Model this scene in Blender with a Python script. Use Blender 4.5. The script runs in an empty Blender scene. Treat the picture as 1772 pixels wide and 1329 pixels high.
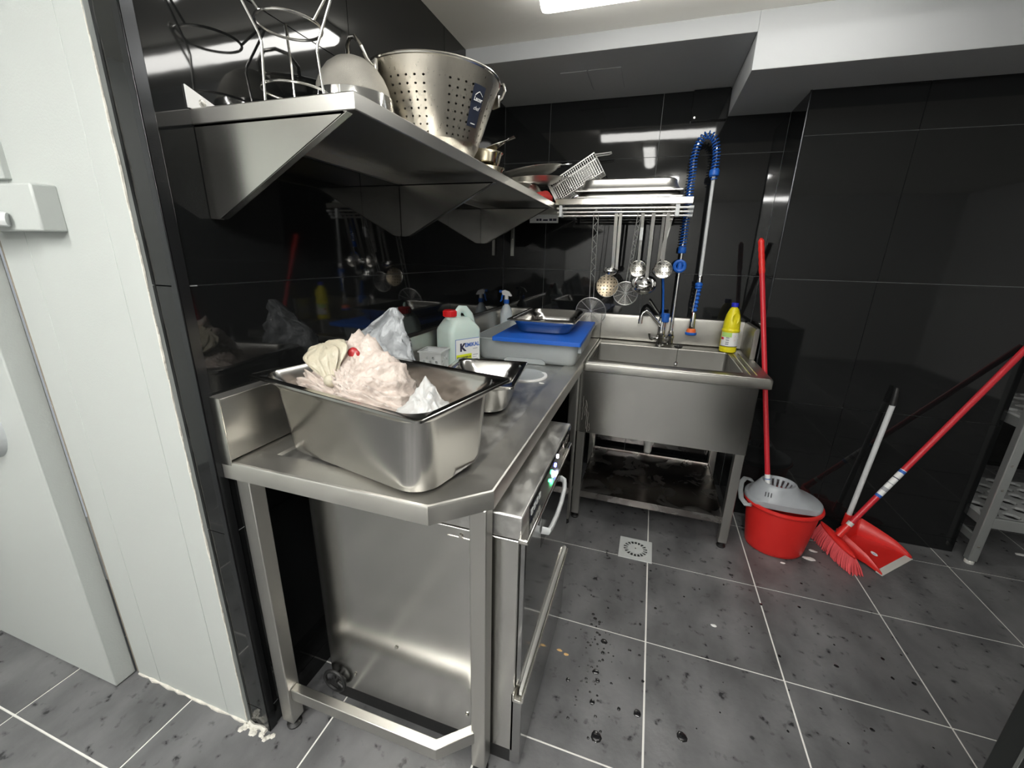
import bpy, bmesh, math, random
from mathutils import Vector, Matrix, noise
random.seed(7)
S = bpy.context.scene
COL = S.collection
# ---------------------------------------------------------------- camera, world, light levels
cam_d = bpy.data.cameras.new('camera'); cam = bpy.data.objects.new('camera', cam_d); COL.objects.link(cam)
def _cam(yaw, pitch, roll):
    cy, sy, cp, sp = math.cos(yaw), math.sin(yaw), math.cos(pitch), math.sin(pitch)
    f = Vector((-sy*cp, cy*cp, -sp)); r = Vector((cy, sy, 0)); u = r.cross(f)
    cr, sr = math.cos(roll), math.sin(roll)
    r2 = cr*r + sr*u; u2 = -sr*r + cr*u
    return Matrix((r2, u2, -f)).transposed().to_4x4()
cam.matrix_world = Matrix.Translation((0.91747, -2.61322, 1.35203)) @ _cam(0.31055, 0.29944, 0.02393)
cam_d.sensor_width = 36; cam_d.lens = 14.616; cam_d.clip_start = 0.02
S.camera = cam
w = bpy.data.worlds.new('world'); S.world = w; w.use_nodes = True
w.node_tree.nodes['Background'].inputs[0].default_value = (0.8, 0.85, 0.9, 1)
w.node_tree.nodes['Background'].inputs[1].default_value = 0.05
S.view_settings.view_transform = 'Standard'; S.view_settings.look = 'None'
S.view_settings.gamma = 1; S.view_settings.use_curve_mapping = False
S.view_settings.exposure = 3.18
TUBE_STRENGTH = 1.9
FILL_STRENGTH = 10.5  # strength of the unseen fill tubes added behind the camera

# ---------------------------------------------------------------- materials
def nodes(m):
    m.use_nodes = True; nt = m.node_tree
    return nt, nt.nodes['Principled BSDF']
def pm(name, col, rough=0.5, metal=0.0, var=0.0, vscale=8, bump=0.0, bscale=60, rvar=0.0, stretch=None, trans=0.0, sss=0.0,
       emit=None, estr=0, spec=0.5, alpha=1.0, coat=0.0, ior=1.5, detail=4):
    m = bpy.data.materials.new(name); nt, p = nodes(m); N = nt.nodes; Lk = nt.links
    c = (*col, 1); p.inputs['Base Color'].default_value = c
    p.inputs['Roughness'].default_value = rough; p.inputs['Metallic'].default_value = metal
    p.inputs['IOR'].default_value = ior; p.inputs['Specular IOR Level'].default_value = spec
    p.inputs['Transmission Weight'].default_value = trans; p.inputs['Coat Weight'].default_value = coat
    p.inputs['Alpha'].default_value = alpha
    if sss:
        p.inputs['Subsurface Weight'].default_value = sss; p.inputs['Subsurface Radius'].default_value = (.02, .012, .01)
    if emit:
        p.inputs['Emission Color'].default_value = (*emit, 1); p.inputs['Emission Strength'].default_value = estr
    tc = N.new('ShaderNodeTexCoord'); mp = N.new('ShaderNodeMapping'); Lk.new(tc.outputs['Object'], mp.inputs['Vector'])
    if stretch: mp.inputs['Scale'].default_value = stretch
    if var or rvar:
        n = N.new('ShaderNodeTexNoise'); n.inputs['Scale'].default_value = vscale; n.inputs['Detail'].default_value = detail
        Lk.new(mp.outputs[0], n.inputs['Vector'])
        if var:
            mx = N.new('ShaderNodeMix'); mx.data_type = 'RGBA'
            mx.inputs[6].default_value = (*[max(0, x*(1-var)) for x in col], 1); mx.inputs[7].default_value = (*[min(1, x*(1+var)) for x in col], 1)
            Lk.new(n.outputs['Fac'], mx.inputs[0]); Lk.new(mx.outputs[2], p.inputs['Base Color'])
        if rvar:
            mr = N.new('ShaderNodeMapRange'); mr.inputs[1].default_value = .3; mr.inputs[2].default_value = .7
            mr.inputs[3].default_value = max(0.01, rough-rvar); mr.inputs[4].default_value = rough+rvar
            Lk.new(n.outputs['Fac'], mr.inputs[0]); Lk.new(mr.outputs[0], p.inputs['Roughness'])
    if bump:
        n2 = N.new('ShaderNodeTexNoise'); n2.inputs['Scale'].default_value = bscale; n2.inputs['Detail'].default_value = 3
        Lk.new(mp.outputs[0], n2.inputs['Vector'])
        b = N.new('ShaderNodeBump'); b.inputs['Strength'].default_value = bump; b.inputs['Distance'].default_value = .01
        Lk.new(n2.outputs['Fac'], b.inputs['Height']); Lk.new(b.outputs[0], p.inputs['Normal'])
    return m
def steel(name, col=(.56, .55, .518), rough=.33, stretch=(70, 70, 1.2), rvar=.02, var=.025):
    return pm(name, col, rough, 1.0, var=var, vscale=4, rvar=rvar, stretch=stretch)
M = {}
M['steel'] = steel('brushed_steel')
M['steel_x'] = steel('brushed_steel_along', stretch=(1.2, 50, 50))
M['steel_y'] = steel('brushed_steel_deep', stretch=(50, 1.2, 50))
M['steel_dull'] = steel('dull_steel', (.62, .607, .567), .43, (3, 3, 3), .05, .06)
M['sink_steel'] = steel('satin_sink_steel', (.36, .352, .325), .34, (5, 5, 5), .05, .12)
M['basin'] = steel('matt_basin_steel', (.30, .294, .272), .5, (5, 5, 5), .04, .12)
M['steel_worn'] = steel('scratched_steel', (.60, .595, .575), .42, (9, 4, 9), .12, .45)
M['steel_bright'] = pm('bright_steel', (.74, .72, .67), .2, 1.0, rvar=.05)
M['chrome'] = pm('chrome', (.8, .8, .79), .07, 1.0)
M['wire'] = pm('steel_wire', (.88, .87, .84), .42, .9)
M['stand_wire'] = pm('chrome_stand_wire', (.85, .84, .81), .2, 1.0)
M['tray'] = pm('satin_tray_steel', (.80, .79, .75), .36, 1.0)
M['pan'] = pm('pan_steel', (.54, .53, .505), .19, 1.0, rvar=.03, vscale=2, detail=1)
M['appliance'] = pm('appliance_steel', (.60, .59, .56), .22, 1.0, rvar=.03, var=.04, vscale=2, detail=1)
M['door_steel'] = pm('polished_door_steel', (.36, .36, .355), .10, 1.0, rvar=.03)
M['black_tile'] = pm('glossy_black_tile', (.008, .0086, .0088), .045, 0, rvar=.02, vscale=3, bump=.02, bscale=5)
M['tile_grout'] = pm('grey_wall_grout', (.30, .31, .31), .8)
def floor_mat():
    m = bpy.data.materials.new('slate_floor_tile'); nt, p = nodes(m); N = nt.nodes; L = nt.links
    g = N.new('ShaderNodeNewGeometry')
    def nz(sc, det, stretch=None):
        n = N.new('ShaderNodeTexNoise'); n.inputs['Scale'].default_value = sc; n.inputs['Detail'].default_value = det
        if stretch:
            mp = N.new('ShaderNodeMapping'); mp.inputs['Scale'].default_value = stretch; L.new(g.outputs['Position'], mp.inputs[0]); L.new(mp.outputs[0], n.inputs['Vector'])
        else: L.new(g.outputs['Position'], n.inputs['Vector'])
        return n
    a = nz(7, 8, (1, .6, 1)); b = nz(26, 3)
    r1 = N.new('ShaderNodeValToRGB'); e = r1.color_ramp.elements
    e[0].position = .3; e[0].color = (.080, .081, .083, 1); e[1].position = .75; e[1].color = (.185, .186, .188, 1)
    L.new(a.outputs['Fac'], r1.inputs[0])
    r2 = N.new('ShaderNodeValToRGB'); e = r2.color_ramp.elements      # wet splashes
    e[0].position = .60; e[0].color = (0, 0, 0, 1); e[1].position = .72; e[1].color = (1, 1, 1, 1)
    L.new(b.outputs['Fac'], r2.inputs[0])
    mx = N.new('ShaderNodeMix'); mx.data_type = 'RGBA'; mx.inputs[7].default_value = (.034, .0345, .036, 1)
    L.new(r2.outputs[0], mx.inputs[0]); L.new(r1.outputs[0], mx.inputs[6]); L.new(mx.outputs[2], p.inputs['Base Color'])
    rr = N.new('ShaderNodeMapRange'); rr.inputs[3].default_value = .42; rr.inputs[4].default_value = .22
    L.new(r2.outputs[0], rr.inputs[0]); L.new(rr.outputs[0], p.inputs['Roughness'])
    bp = N.new('ShaderNodeBump'); bp.inputs['Strength'].default_value = .12; bp.inputs['Distance'].default_value = .01
    L.new(nz(45, 5).outputs['Fac'], bp.inputs['Height']); L.new(bp.outputs[0], p.inputs['Normal'])
    return m
M['floor'] = floor_mat()
M['floor_grout'] = pm('pale_floor_grout', (.78, .77, .73), .8, var=.2, vscale=6)
M['white_panel'] = pm('white_coated_panel', (.43, .455, .438), .38, 0, bump=.05, bscale=220)
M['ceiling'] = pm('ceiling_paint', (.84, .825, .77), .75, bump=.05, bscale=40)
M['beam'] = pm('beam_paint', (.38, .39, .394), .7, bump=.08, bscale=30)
M['rear_wall'] = pm('rear_wall_paint', (.62, .62, .61), .6)
M['plaster'] = pm('rough_plaster', (.62, .60, .54), .9, var=.3, vscale=40, bump=.6, bscale=90)
M['dark_metal'] = pm('dark_trim_metal', (.05, .052, .055), .22, .8)
M['rubber'] = pm('black_rubber', (.012, .012, .012), .5)
M['seal'] = pm('tan_door_seal', (.22, .19, .15), .7, var=.2, vscale=20)
M['grey_plastic'] = pm('grey_plastic', (.40, .425, .43), .45)
M['tub'] = pm('pale_grey_tub_plastic', (.40, .43, .43), .4, sss=.1)
M['light_plastic'] = pm('light_plastic', (.62, .64, .64), .45)
M['blue'] = pm('blue_plastic', (.015, .12, .52), .38)
M['blue_board'] = pm('blue_cutting_board', (.012, .12, .58), .42, bump=.08, bscale=120)
M['red'] = pm('red_plastic', (.66, .022, .018), .36)
M['red_dark'] = pm('red_handle', (.56, .018, .030), .38)
M['red_cap'] = pm('red_cap', (.62, .012, .016), .38)
M['bristle'] = pm('pink_red_bristles', (.80, .10, .11), .6, var=.3, vscale=90, stretch=(1, 1, .2))
M['orange'] = pm('orange_rubber', (.85, .17, .04), .5)
M['yellow'] = pm('yellow_bottle_plastic', (.82, .72, .015), .36, sss=.1)
M['royal_blue'] = pm('blue_cap', (.02, .03, .55), .4)
M['jerrycan'] = pm('milky_jerrycan_plastic', (.60, .72, .67), .38, sss=.3, var=.06, vscale=6)
M['spray_body'] = pm('milky_spray_bottle', (.62, .68, .72), .35, sss=.3)
M['bag_main'] = pm('pinkish_plastic_bag', (.52, .445, .395), .36, sss=.1, var=.14, vscale=9, bump=.9, bscale=38, coat=.15)
M['bag_cream'] = pm('cream_plastic_bag', (.47, .43, .33), .38, sss=.1, bump=.45, bscale=50)
M['bag_white'] = pm('white_plastic_bag', (.50, .50, .49), .36, sss=.15, bump=.5, bscale=50)
M['bag_grey'] = pm('grey_translucent_bag', (.42, .44, .455), .28, bump=1.0, bscale=32, var=.25, vscale=9, alpha=.9)
M['red_cloth'] = pm('red_cloth', (.50, .035, .03), .8, bump=.4, bscale=50)
M['white'] = pm('white_print', (.85, .85, .84), .5)
M['paper'] = pm('label_paper', (.80, .81, .80), .5)
M['navy'] = pm('navy_label', (.018, .024, .045), .45)
M['ink'] = pm('ink', (.02, .02, .05), .6)
M['ink_blue'] = pm('blue_ink', (.03, .13, .50), .6)
M['ink_red'] = pm('red_ink', (.6, .03, .05), .6)
M['ink_grey'] = pm('grey_ink', (.35, .36, .38), .6)
M['lime'] = pm('yellow_green_print', (.72, .80, .02), .6)
M['green_print'] = pm('green_print', (.45, .72, .20), .5)
M['black_gloss'] = pm('black_glass', (.006, .006, .007), .06)
M['black_cabinet'] = pm('black_cabinet_coating', (.012, .0135, .013), .45)
M['edge_grey'] = pm('cabinet_edge_band', (.10, .105, .10), .4)
M['led_blue'] = pm('blue_led', (.02, .02, .5), .4, emit=(.05, .06, 1), estr=6)
M['led_green'] = pm('green_led', (.02, .4, .1), .4, emit=(.05, 1, .25), estr=2.5)
M['led_white'] = pm('white_led', (.8, .8, .8), .4, emit=(.8, .85, 1), estr=2.0)
M['pipe_white'] = pm('white_drain_pipe', (.62, .62, .59), .45)
M['grate'] = pm('pale_drain_plate', (.56, .58, .57), .42, .0, var=.12, vscale=30)
M['dark'] = pm('painted_void_shade', (.006, .006, .006), .8)  # black colour standing for the shade inside openings
M['alu'] = pm('aluminium_post', (.48, .50, .49), .38, .75, var=.08)
M['deck'] = pm('grey_deck_plastic', (.36, .37, .365), .5)
M['foot'] = pm('pale_foot', (.60, .60, .56), .5)
M['burnt'] = pm('burnt_skimmer_steel', (.55, .46, .33), .36, .8, var=.6, vscale=22)
M['scrap'] = pm('white_scrap', (.80, .80, .77), .7)
M['crumb'] = pm('orange_crumb', (.75, .48, .20), .8)
M['drop'] = pm('water_droplet', (.012, .012, .013), .04, 0, spec=.8)
M['diffuser'] = pm('tube_diffuser', (.9, .9, .9), .4, emit=(1.0, .985, .94), estr=TUBE_STRENGTH)
M['diffuser_fill'] = pm('added_fill_diffuser', (.9, .9, .9), .4, emit=(1.0, .99, .96), estr=FILL_STRENGTH)  # only for the added fill tubes out of view
M['fixture'] = pm('light_housing', (.75, .75, .73), .4)
M['brace'] = pm('bracket_steel', (.60, .588, .555), .24, 1.0, rvar=.03, var=.05, vscale=3, detail=1)
M['meat'] = pm('red_meat_label', (.36, .022, .026), .35)

# ---------------------------------------------------------------- mesh helpers
class B:
    def __init__(s): s.b = bmesh.new()
    def face(s, vs):
        try: return s.b.faces.new(vs)
        except ValueError: return None
    def box(s, x0, y0, z0, x1, y1, z1, mat=None):
        P = [(x0, y0, z0), (x1, y0, z0), (x1, y1, z0), (x0, y1, z0), (x0, y0, z1), (x1, y0, z1), (x1, y1, z1), (x0, y1, z1)]
        v = [s.b.verts.new(mat @ Vector(p) if mat else p) for p in P]
        for f in ((3, 2, 1, 0), (4, 5, 6, 7), (0, 1, 5, 4), (1, 2, 6, 5), (2, 3, 7, 6), (3, 0, 4, 7)): s.face([v[i] for i in f])
        return s
    def loft(s, rings, cap0=True, cap1=True, closed=True):
        R = [[s.b.verts.new(p) for p in r] for r in rings]
        n = len(R[0])
        for a, b in zip(R, R[1:]):
            for i in range(n if closed else n-1):
                j = (i+1) % n; s.face((a[i], a[j], b[j], b[i]))
        if cap0: s.face(list(reversed(R[0])))
        if cap1: s.face(R[-1])
        return s
    def tube(s, pts, r, seg=8, closed=False, caps=True, flat=None):
        pts = [Vector(p) for p in pts]; n = len(pts); rings = []
        rad = r if isinstance(r, (list, tuple)) else [r]*n
        t0 = (pts[1]-pts[0]).normalized()
        up = Vector((0, 0, 1)) if abs(t0.z) < .9 else Vector((0, 1, 0))
        nrm = (up - t0*up.dot(t0)).normalized()
        for i, p in enumerate(pts):
            if closed: t = pts[(i+1) % n]-pts[i-1]
            else: t = pts[min(i+1, n-1)]-pts[max(i-1, 0)]
            t.normalize(); nrm = (nrm - t*nrm.dot(t)).normalized(); bn = t.cross(nrm)
            k = (1, 1) if not flat else flat
            rings.append([p + rad[i]*(math.cos(a)*nrm*k[0] + math.sin(a)*bn*k[1]) for a in [2*math.pi*j/seg for j in range(seg)]])
        if closed: rings.append(rings[0]); return s._loopclose(rings)
        return s.loft(rings, caps, caps)
    def _loopclose(s, rings):
        R = [[s.b.verts.new(p) for p in r] for r in rings[:-1]]; n = len(R[0])
        for i in range(len(R)):
            a, b = R[i], R[(i+1) % len(R)]
            for k in range(n): s.face((a[k], a[(k+1) % n], b[(k+1) % n], b[k]))
        return s
    def cyl(s, p, q, r, seg=16, r2=None): return s.tube([p, q], [r, r if r2 is None else r2], seg)
    def lathe(s, prof, c=(0, 0, 0), seg=32, mat=None, cap0=True, cap1=True, sx=1, sy=1):
        c = Vector(c); rings = []
        for r, z in prof:
            ring = [Vector((r*sx*math.cos(a), r*sy*math.sin(a), z)) for a in [2*math.pi*j/seg for j in range(seg)]]
            rings.append([(mat @ p if mat else p)+c for p in ring])
        return s.loft(rings, cap0, cap1)
    def prism(s, poly, d0, d1, axis='z'):
        def P(a, b, d): return {'z': (a, b, d), 'y': (a, d, b), 'x': (d, a, b)}[axis]
        return s.loft([[P(a, b, d0) for a, b in poly], [P(a, b, d1) for a, b in poly]])
    def torus(s, c, R, r, n=32, seg=6, mat=None):
        c = Vector(c); pts = [Vector((R*math.cos(a), R*math.sin(a), 0)) for a in [2*math.pi*i/n for i in range(n)]]
        return s.tube([(mat @ p if mat else p)+c for p in pts], r, seg, closed=True)
    def build(s, name, mat, parent=None, bev=0, sm=True, ang=35, world=True, kind=None, fix=True):
        if fix: bmesh.ops.recalc_face_normals(s.b, faces=s.b.faces[:])
        me = bpy.data.meshes.new(name); s.b.to_mesh(me); s.b.free()
        me.materials.append(M[mat] if isinstance(mat, str) else mat)
        if sm:
            me.shade_smooth(); me.set_sharp_from_angle(angle=math.radians(ang))
        o = bpy.data.objects.new(name, me); COL.objects.link(o)
        if parent is not None:
            o.parent = parent
            if world: me.transform(absmat(parent).inverted())
        if bev:
            md = o.modifiers.new('bevel', 'BEVEL'); md.width = bev; md.segments = 2; md.limit_method = 'ANGLE'; md.angle_limit = math.radians(40)
        if kind: o['kind'] = kind
        return o
def absmat(o):
    m = o.matrix_basis.copy()
    return absmat(o.parent) @ m if o.parent else m
def thing(name, label, cat, loc=(0, 0, 0), group=None, rot=None):
    o = bpy.data.objects.new(name, None); COL.objects.link(o); o.empty_display_size = .05
    o.location = loc
    if rot: o.rotation_euler = rot
    o['label'] = label; o['category'] = cat
    if group: o['group'] = group
    return o
def tag(o, label, cat, group=None):
    o['label'] = label; o['category'] = cat
    if group: o['group'] = group
    return o
def copy_tree(o, parent=None):
    c = o.copy(); COL.objects.link(c)
    if parent is not None: c.parent = parent
    for ch in list(o.children): copy_tree(ch, c)
    return c
def struct(o): o['kind'] = 'structure'; return o
def sroot(name, loc=(0, 0, 0)):
    o = bpy.data.objects.new(name, None); COL.objects.link(o); o.location = loc; return struct(o)
def rr(L, W, r, z, n=6, c=(0, 0), rot=0):
    out = []
    r = max(r, .0005)
    for cx, cy, a0 in ((L/2-r, W/2-r, 0), (-L/2+r, W/2-r, 90), (-L/2+r, -W/2+r, 180), (L/2-r, -W/2+r, 270)):
        for i in range(n+1):
            a = math.radians(a0+90*i/n); x, y = cx+r*math.cos(a), cy+r*math.sin(a)
            out.append(Vector((c[0]+x*math.cos(rot)-y*math.sin(rot), c[1]+x*math.sin(rot)+y*math.cos(rot), z)))
    return out
def text(body, size, mat, matrix, parent, name='lettering', shear=0, align='CENTER', bold=0.0):
    cu = bpy.data.curves.new('lettering', 'FONT'); cu.body = body; cu.size = size; cu.align_x = align; cu.align_y = 'CENTER'
    cu.extrude = .0002; cu.offset = bold; cu.shear = shear; cu.resolution_u = 3
    t = bpy.data.objects.new('lettering_curve', cu); COL.objects.link(t)
    me = bpy.data.meshes.new_from_object(t.evaluated_get(bpy.context.evaluated_depsgraph_get()))
    bpy.data.objects.remove(t); bpy.data.curves.remove(cu)
    me.transform(matrix)
    me.materials.clear(); me.materials.append(M[mat]); me.name = name
    o = bpy.data.objects.new(name, me); COL.objects.link(o)
    o.parent = parent; me.transform(absmat(parent).inverted())
    return o
def frame(o, x, y):
    """matrix with origin o, local x along x, local y along y, z normal"""
    x = Vector(x).normalized(); y = Vector(y); y = (y - x*y.dot(x)).normalized(); z = x.cross(y)
    m = Matrix((x, y, z)).transposed().to_4x4(); m.translation = Vector(o); return m
def holes(b, f, ns, nt, hole, r):
    """grid of cells on surface f(s,t) (cell units); hole(i,j) -> bool ; real holes of radius r (cell units)"""
    V = {}
    def v(s, t):
        k = (round(s*2), round(t*2))
        if k not in V: V[k] = b.b.verts.new(f(s, t))
        return V[k]
    oct_ = [(math.cos(a), math.sin(a)) for a in [math.radians(-135+45*i) for i in range(8)]]
    for i in range(ns):
        for j in range(nt):
            o = [v(i, j), v(i+.5, j), v(i+1, j), v(i+1, j+.5), v(i+1, j+1), v(i+.5, j+1), v(i, j+1), v(i, j+.5)]
            if hole(i, j):
                q = [b.b.verts.new(f(i+.5+r*c, j+.5+r*s)) for c, s in oct_]
                for k in range(8): b.face((o[k], o[(k+1) % 8], q[(k+1) % 8], q[k]))
            else: b.face(o)
def arc(c, r, a0, a1, n, ax1, ax2):
    c = Vector(c); u = Vector(ax1); w_ = Vector(ax2)
    return [c + r*(math.cos(a)*u + math.sin(a)*w_) for a in [math.radians(a0+(a1-a0)*i/n) for i in range(n+1)]]

# ================================================================= SETTING
ZC = 2.237
X0, X1, Y0, Y1 = -1.75, 4.6, -5.2, 1.1
# --- floor with single tiles
fl = struct(B().box(X0, Y0, -.08, X1, Y1, -.0025).build('floor', 'floor_grout', sm=False))
TX, TY, GX, GY = .45, .4475, 1.0451, -.8737
_tile_cache = {}
def add_tile(parent, p, size, mat, name='tile'):
    key = (tuple(round(s, 4) for s in size), mat)
    if key not in _tile_cache:
        o = B().box(-size[0]/2, -size[1]/2, -size[2]/2, size[0]/2, size[1]/2, size[2]/2).build(name, mat, sm=False)
        _tile_cache[key] = o.data
    else:
        o = bpy.data.objects.new(name, _tile_cache[key]); COL.objects.link(o)
    o.parent = parent; o.location = Vector(p) - parent.location
    return o
i0, i1 = math.floor((X0-GX)/TX), math.ceil((X1-GX)/TX)
for i in range(i0, i1):
    for j in range(math.floor((Y0-GY)/TY), math.ceil((Y1-GY)/TY)):
        a, b_ = max(X0, GX+i*TX), min(X1, GX+(i+1)*TX); c, d = max(Y0, GY+j*TY), min(Y1, GY+(j+1)*TY)
        if b_-a < .02 or d-c < .02: continue
        if a > 1.47 and b_ < 2.48 and c > -.28: continue
        if b_ < -.02 and c > -1.98 or (b_ < 1.46 and c > .01): continue
        add_tile(fl, ((a+b_)/2, (c+d)/2, -.005), (b_-a-.006, d-c-.006, .010), 'floor')
# --- tiled walls
def tile_wall(root, plane, at, sign, us, vs, gap=.0025, th=.008):
    for u0, u1 in zip(us, us[1:]):
        for v0, v1 in zip(vs, vs[1:]):
            du, dv = u1-u0-gap, v1-v0-gap
            if plane == 'x': add_tile(root, (at-sign*th/2, (u0+u1)/2, (v0+v1)/2), (th, du, dv), 'black_tile')
            else: add_tile(root, ((u0+u1)/2, at-sign*th/2, (v0+v1)/2), (du, th, dv), 'black_tile')
ZV = [0, .076, .676, 1.276, 1.876, ZC]
wl = struct(B().box(-.16, -1.992, 0, -.007, .2, ZC).build('wall_left', 'tile_grout', sm=False))
tile_wall(wl, 'x', 0, 1, [-1.9995, -1.385, -.77, -.158, 0], ZV)
wb = struct(B().box(-.16, .007, 0, 1.60, .2, ZC).build('wall_back', 'tile_grout', sm=False))
tile_wall(wb, 'y', 0, -1, [0, .270, .869, 1.4655], ZV)
wc = struct(B().box(-.16, -1.992, 0, -.0005, -1.96, ZC).build('wall_corner', 'tile_grout', sm=False))
tile_wall(wc, 'y', -2.0, -1, [-.076, -.0145], ZV)
wp = struct(B().box(1.4735, -.281, 0, 2.472, Y1, ZC).build('wall_right', 'tile_grout', sm=False))
tile_wall(wp, 'y', -.288, -1, [1.4655, 1.874, 2.479], ZV)
tile_wall(wp, 'x', 1.4655, -1, [-.280, 0], ZV)
tile_wall(wp, 'x', 2.479, 1, [-.280, .31, .9], ZV)
wal = struct(B().box(2.47, Y1-.1, 0, X1, Y1, ZC).build('wall_alcove', 'tile_grout', sm=False))
tile_wall(wal, 'y', Y1-.108, -1, [2.474, 3.074, 3.674, 4.274, 4.59], ZV)
struct(B().box(X1, Y0, 0, X1+.1, Y1, ZC).build('wall_far_right', 'rear_wall', sm=False))
struct(B().box(X0, Y0-.1, 0, X1, Y0, ZC).build('wall_front', 'rear_wall', sm=False))
struct(B().box(X0-.1, Y0, 0, X0, -1.9, ZC).build('wall_far_left', 'white_panel', sm=False))
# corner profile
t3 = B()
t3.box(-.0145, -2.0035, 0, .0035, -2.000, ZC).box(.0, -2.0035, 0, .0035, -1.978, ZC)
t3 = struct(t3.build('trim_3', 'dark_metal', bev=.0012))
# right corner profile of the pillar
struct(B().tube([(1.4655, -.288, 0), (1.4655, -.288, 2.06)], .0045, 8).build('trim_4', 'dark_metal'))
# ceiling and beams
struct(B().box(X0, Y0, ZC, X1, Y1, ZC+.1).build('ceiling', 'ceiling', sm=False))
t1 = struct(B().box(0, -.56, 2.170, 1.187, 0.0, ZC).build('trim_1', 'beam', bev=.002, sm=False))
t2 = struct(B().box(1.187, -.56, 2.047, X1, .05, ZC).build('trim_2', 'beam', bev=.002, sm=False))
ap = thing('access_panel', 'painted rectangular access panel outline under the shallow ceiling beam', 'panel', (.545, -.27, 2.17))
B().box(.402, -.385, 2.1665, .525, -.145, 2.170).build('cover', 'beam', ap, bev=.001)
B().box(.532, -.385, 2.1665, .678, -.145, 2.170).build('cover', 'beam', ap, bev=.001)
cp = thing('cover_plate', 'black cover plate with corner screw high on the back wall beside the beam', 'plate', (1.085, 0, 2.1))
B().box(1.012, -.022, 2.030, 1.180, -.001, 2.168).build('plate', 'black_tile', cp, bev=.002)
B().cyl((1.028, -.026, 2.045), (1.028, -.02, 2.045), .005, 10).build('screw', 'steel', cp)
# --- white cold-room wall: panels, frame, door
ww = struct(B().box(-.548, -1.990, 0, -.078, -1.93, ZC).build('wall_white', 'seal', sm=False))
for a, b_ in ((-.548, -.4455), (-.4445, -.1565), (-.1555, -.0775)):
    B().box(a, -2.008, .004, b_, -1.988, ZC).build('panel', 'white_panel', ww, bev=.0008)
cb = B()
pts = [(-.548+i*.0235, -2.006+random.uniform(-.003, .003), .003) for i in range(24)]
cb.tube(pts, [random.uniform(.004, .009) for _ in pts], 6)
pts = [(-.078+random.uniform(-.0012, .0012), -2.008, .01+i*.03) for i in range(74)]
cb.tube(pts, [random.uniform(.0012, .003) for _ in pts], 5)
for _ in range(16):
    x = random.uniform(-.10, .03); y = -2.012+random.uniform(-.014, .006)
    cb.lathe([(.001, .0), (random.uniform(.004, .010), .001), (.003, .004)], (x, y, 0), 6)
struct(cb.build('trim_5', 'plaster'))
dr = sroot('door_1', (-1.2, -2.03, 0))
B().box(-1.70, -2.062, .004, -.566, -2.006, ZC-.05).build('leaf', 'white_panel', dr, bev=.003)
B().box(-.566, -2.002, .004, -.5490, -1.975, ZC-.02).build('frame_gap', 'rubber', dr)
B().box(-.5600, -2.006, .004, -.5525, -1.999, ZC-.02).build('seal', 'seal', dr, bev=.001)
lb = B().box(-.52, -2.050, 1.378, -.286, -2.006, 1.470).build('latch_block', 'white_panel', dr, bev=.004)
B().tube([(-.60, -2.083, 1.405), (-.45, -2.083, 1.405), (-.398, -2.074, 1.402), (-.380, -2.055, 1.40)], [.018, .018, .017, .014], 10).build('latch_lever', 'light_plastic', dr)
kn = B().lathe([(.001, .055), (.045, .052), (.075, .035), (.09, .0)], (-.765, -2.062, .873), 28, Matrix.Rotation(math.radians(90), 3, 'X'), cap0=True).build('knob', 'grey_plastic', dr)
struct(B().box(-.50, -2.020, 1.485, -.430, -2.0, ZC).build('trim_6', 'white_panel', bev=.002))

# --- light fittings
def batten(label, p, length, axis, group=None, dif='diffuser'):
    t = thing('ceiling_light', label, 'light', (p[0], p[1], ZC), group)
    h, w_ = length/2, .045
    if axis == 'x':
        B().box(p[0]-h, p[1]-.05, ZC-.028, p[0]+h, p[1]+.05, ZC-.0005).build('housing', 'fixture', t, bev=.003)
        rg = lambda s, k: [Vector((p[0]+s, p[1]+w_*math.cos(a)*k, ZC-.028-.040*math.sin(a)*k)) for a in [math.pi*i/10 for i in range(11)]]
    else:
        B().box(p[0]-.05, p[1]-h, ZC-.028, p[0]+.05, p[1]+h, ZC-.0005).build('housing', 'fixture', t, bev=.003)
        rg = lambda s, k: [Vector((p[0]+w_*math.cos(a)*k, p[1]+s, ZC-.028-.040*math.sin(a)*k)) for a in [math.pi*i/10 for i in range(11)]]
    B().loft([rg(-h+.004, .9), rg(-h+.02, 1), rg(h-.02, 1), rg(h-.004, .9)]).build('diffuser', dif, t)
    return t
batten('long white ceiling tube light nearest the back wall, crossing the room', (1.05, -.895), 1.22, 'x')
batten('ceiling tube light running front to back above the middle of the room', (.775, -1.62), .66, 'y')
batten('added fill tube behind the photographer, left of the two', (-.25, -3.5), 1.22, 'y', dif='diffuser_fill')  # added out of view to brighten the white wall and front faces
batten('added fill tube behind the photographer, right of the two', (1.02, -3.3), 1.22, 'y', dif='diffuser_fill')  # unseen fill added behind the camera, placed to hide its reflection
batten('added fill tube at the far end of the kitchen, crossing the room', (.5, -4.5), 1.22, 'x', dif='diffuser_fill')  # unseen extra tube, added for more even fill

# ================================================================= FURNITURE
H = .876
def leg_foot(parent, x0, y0, x1, y1, z1, mat='steel', zf=.03, foot='rubber'):
    l = B().box(x0, y0, zf, x1, y1, z1).build('leg', mat, parent, bev=.0025)
    cx, cy, r = (x0+x1)/2, (y0+y1)/2, min(x1-x0, y1-y0)/2
    B().lathe([(r*1.0, 0), (r*1.05, .006), (r*.55, .012), (r*.55, zf+.002)], (cx, cy, 0), 16).build('foot', foot, l)
    return l
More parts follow.
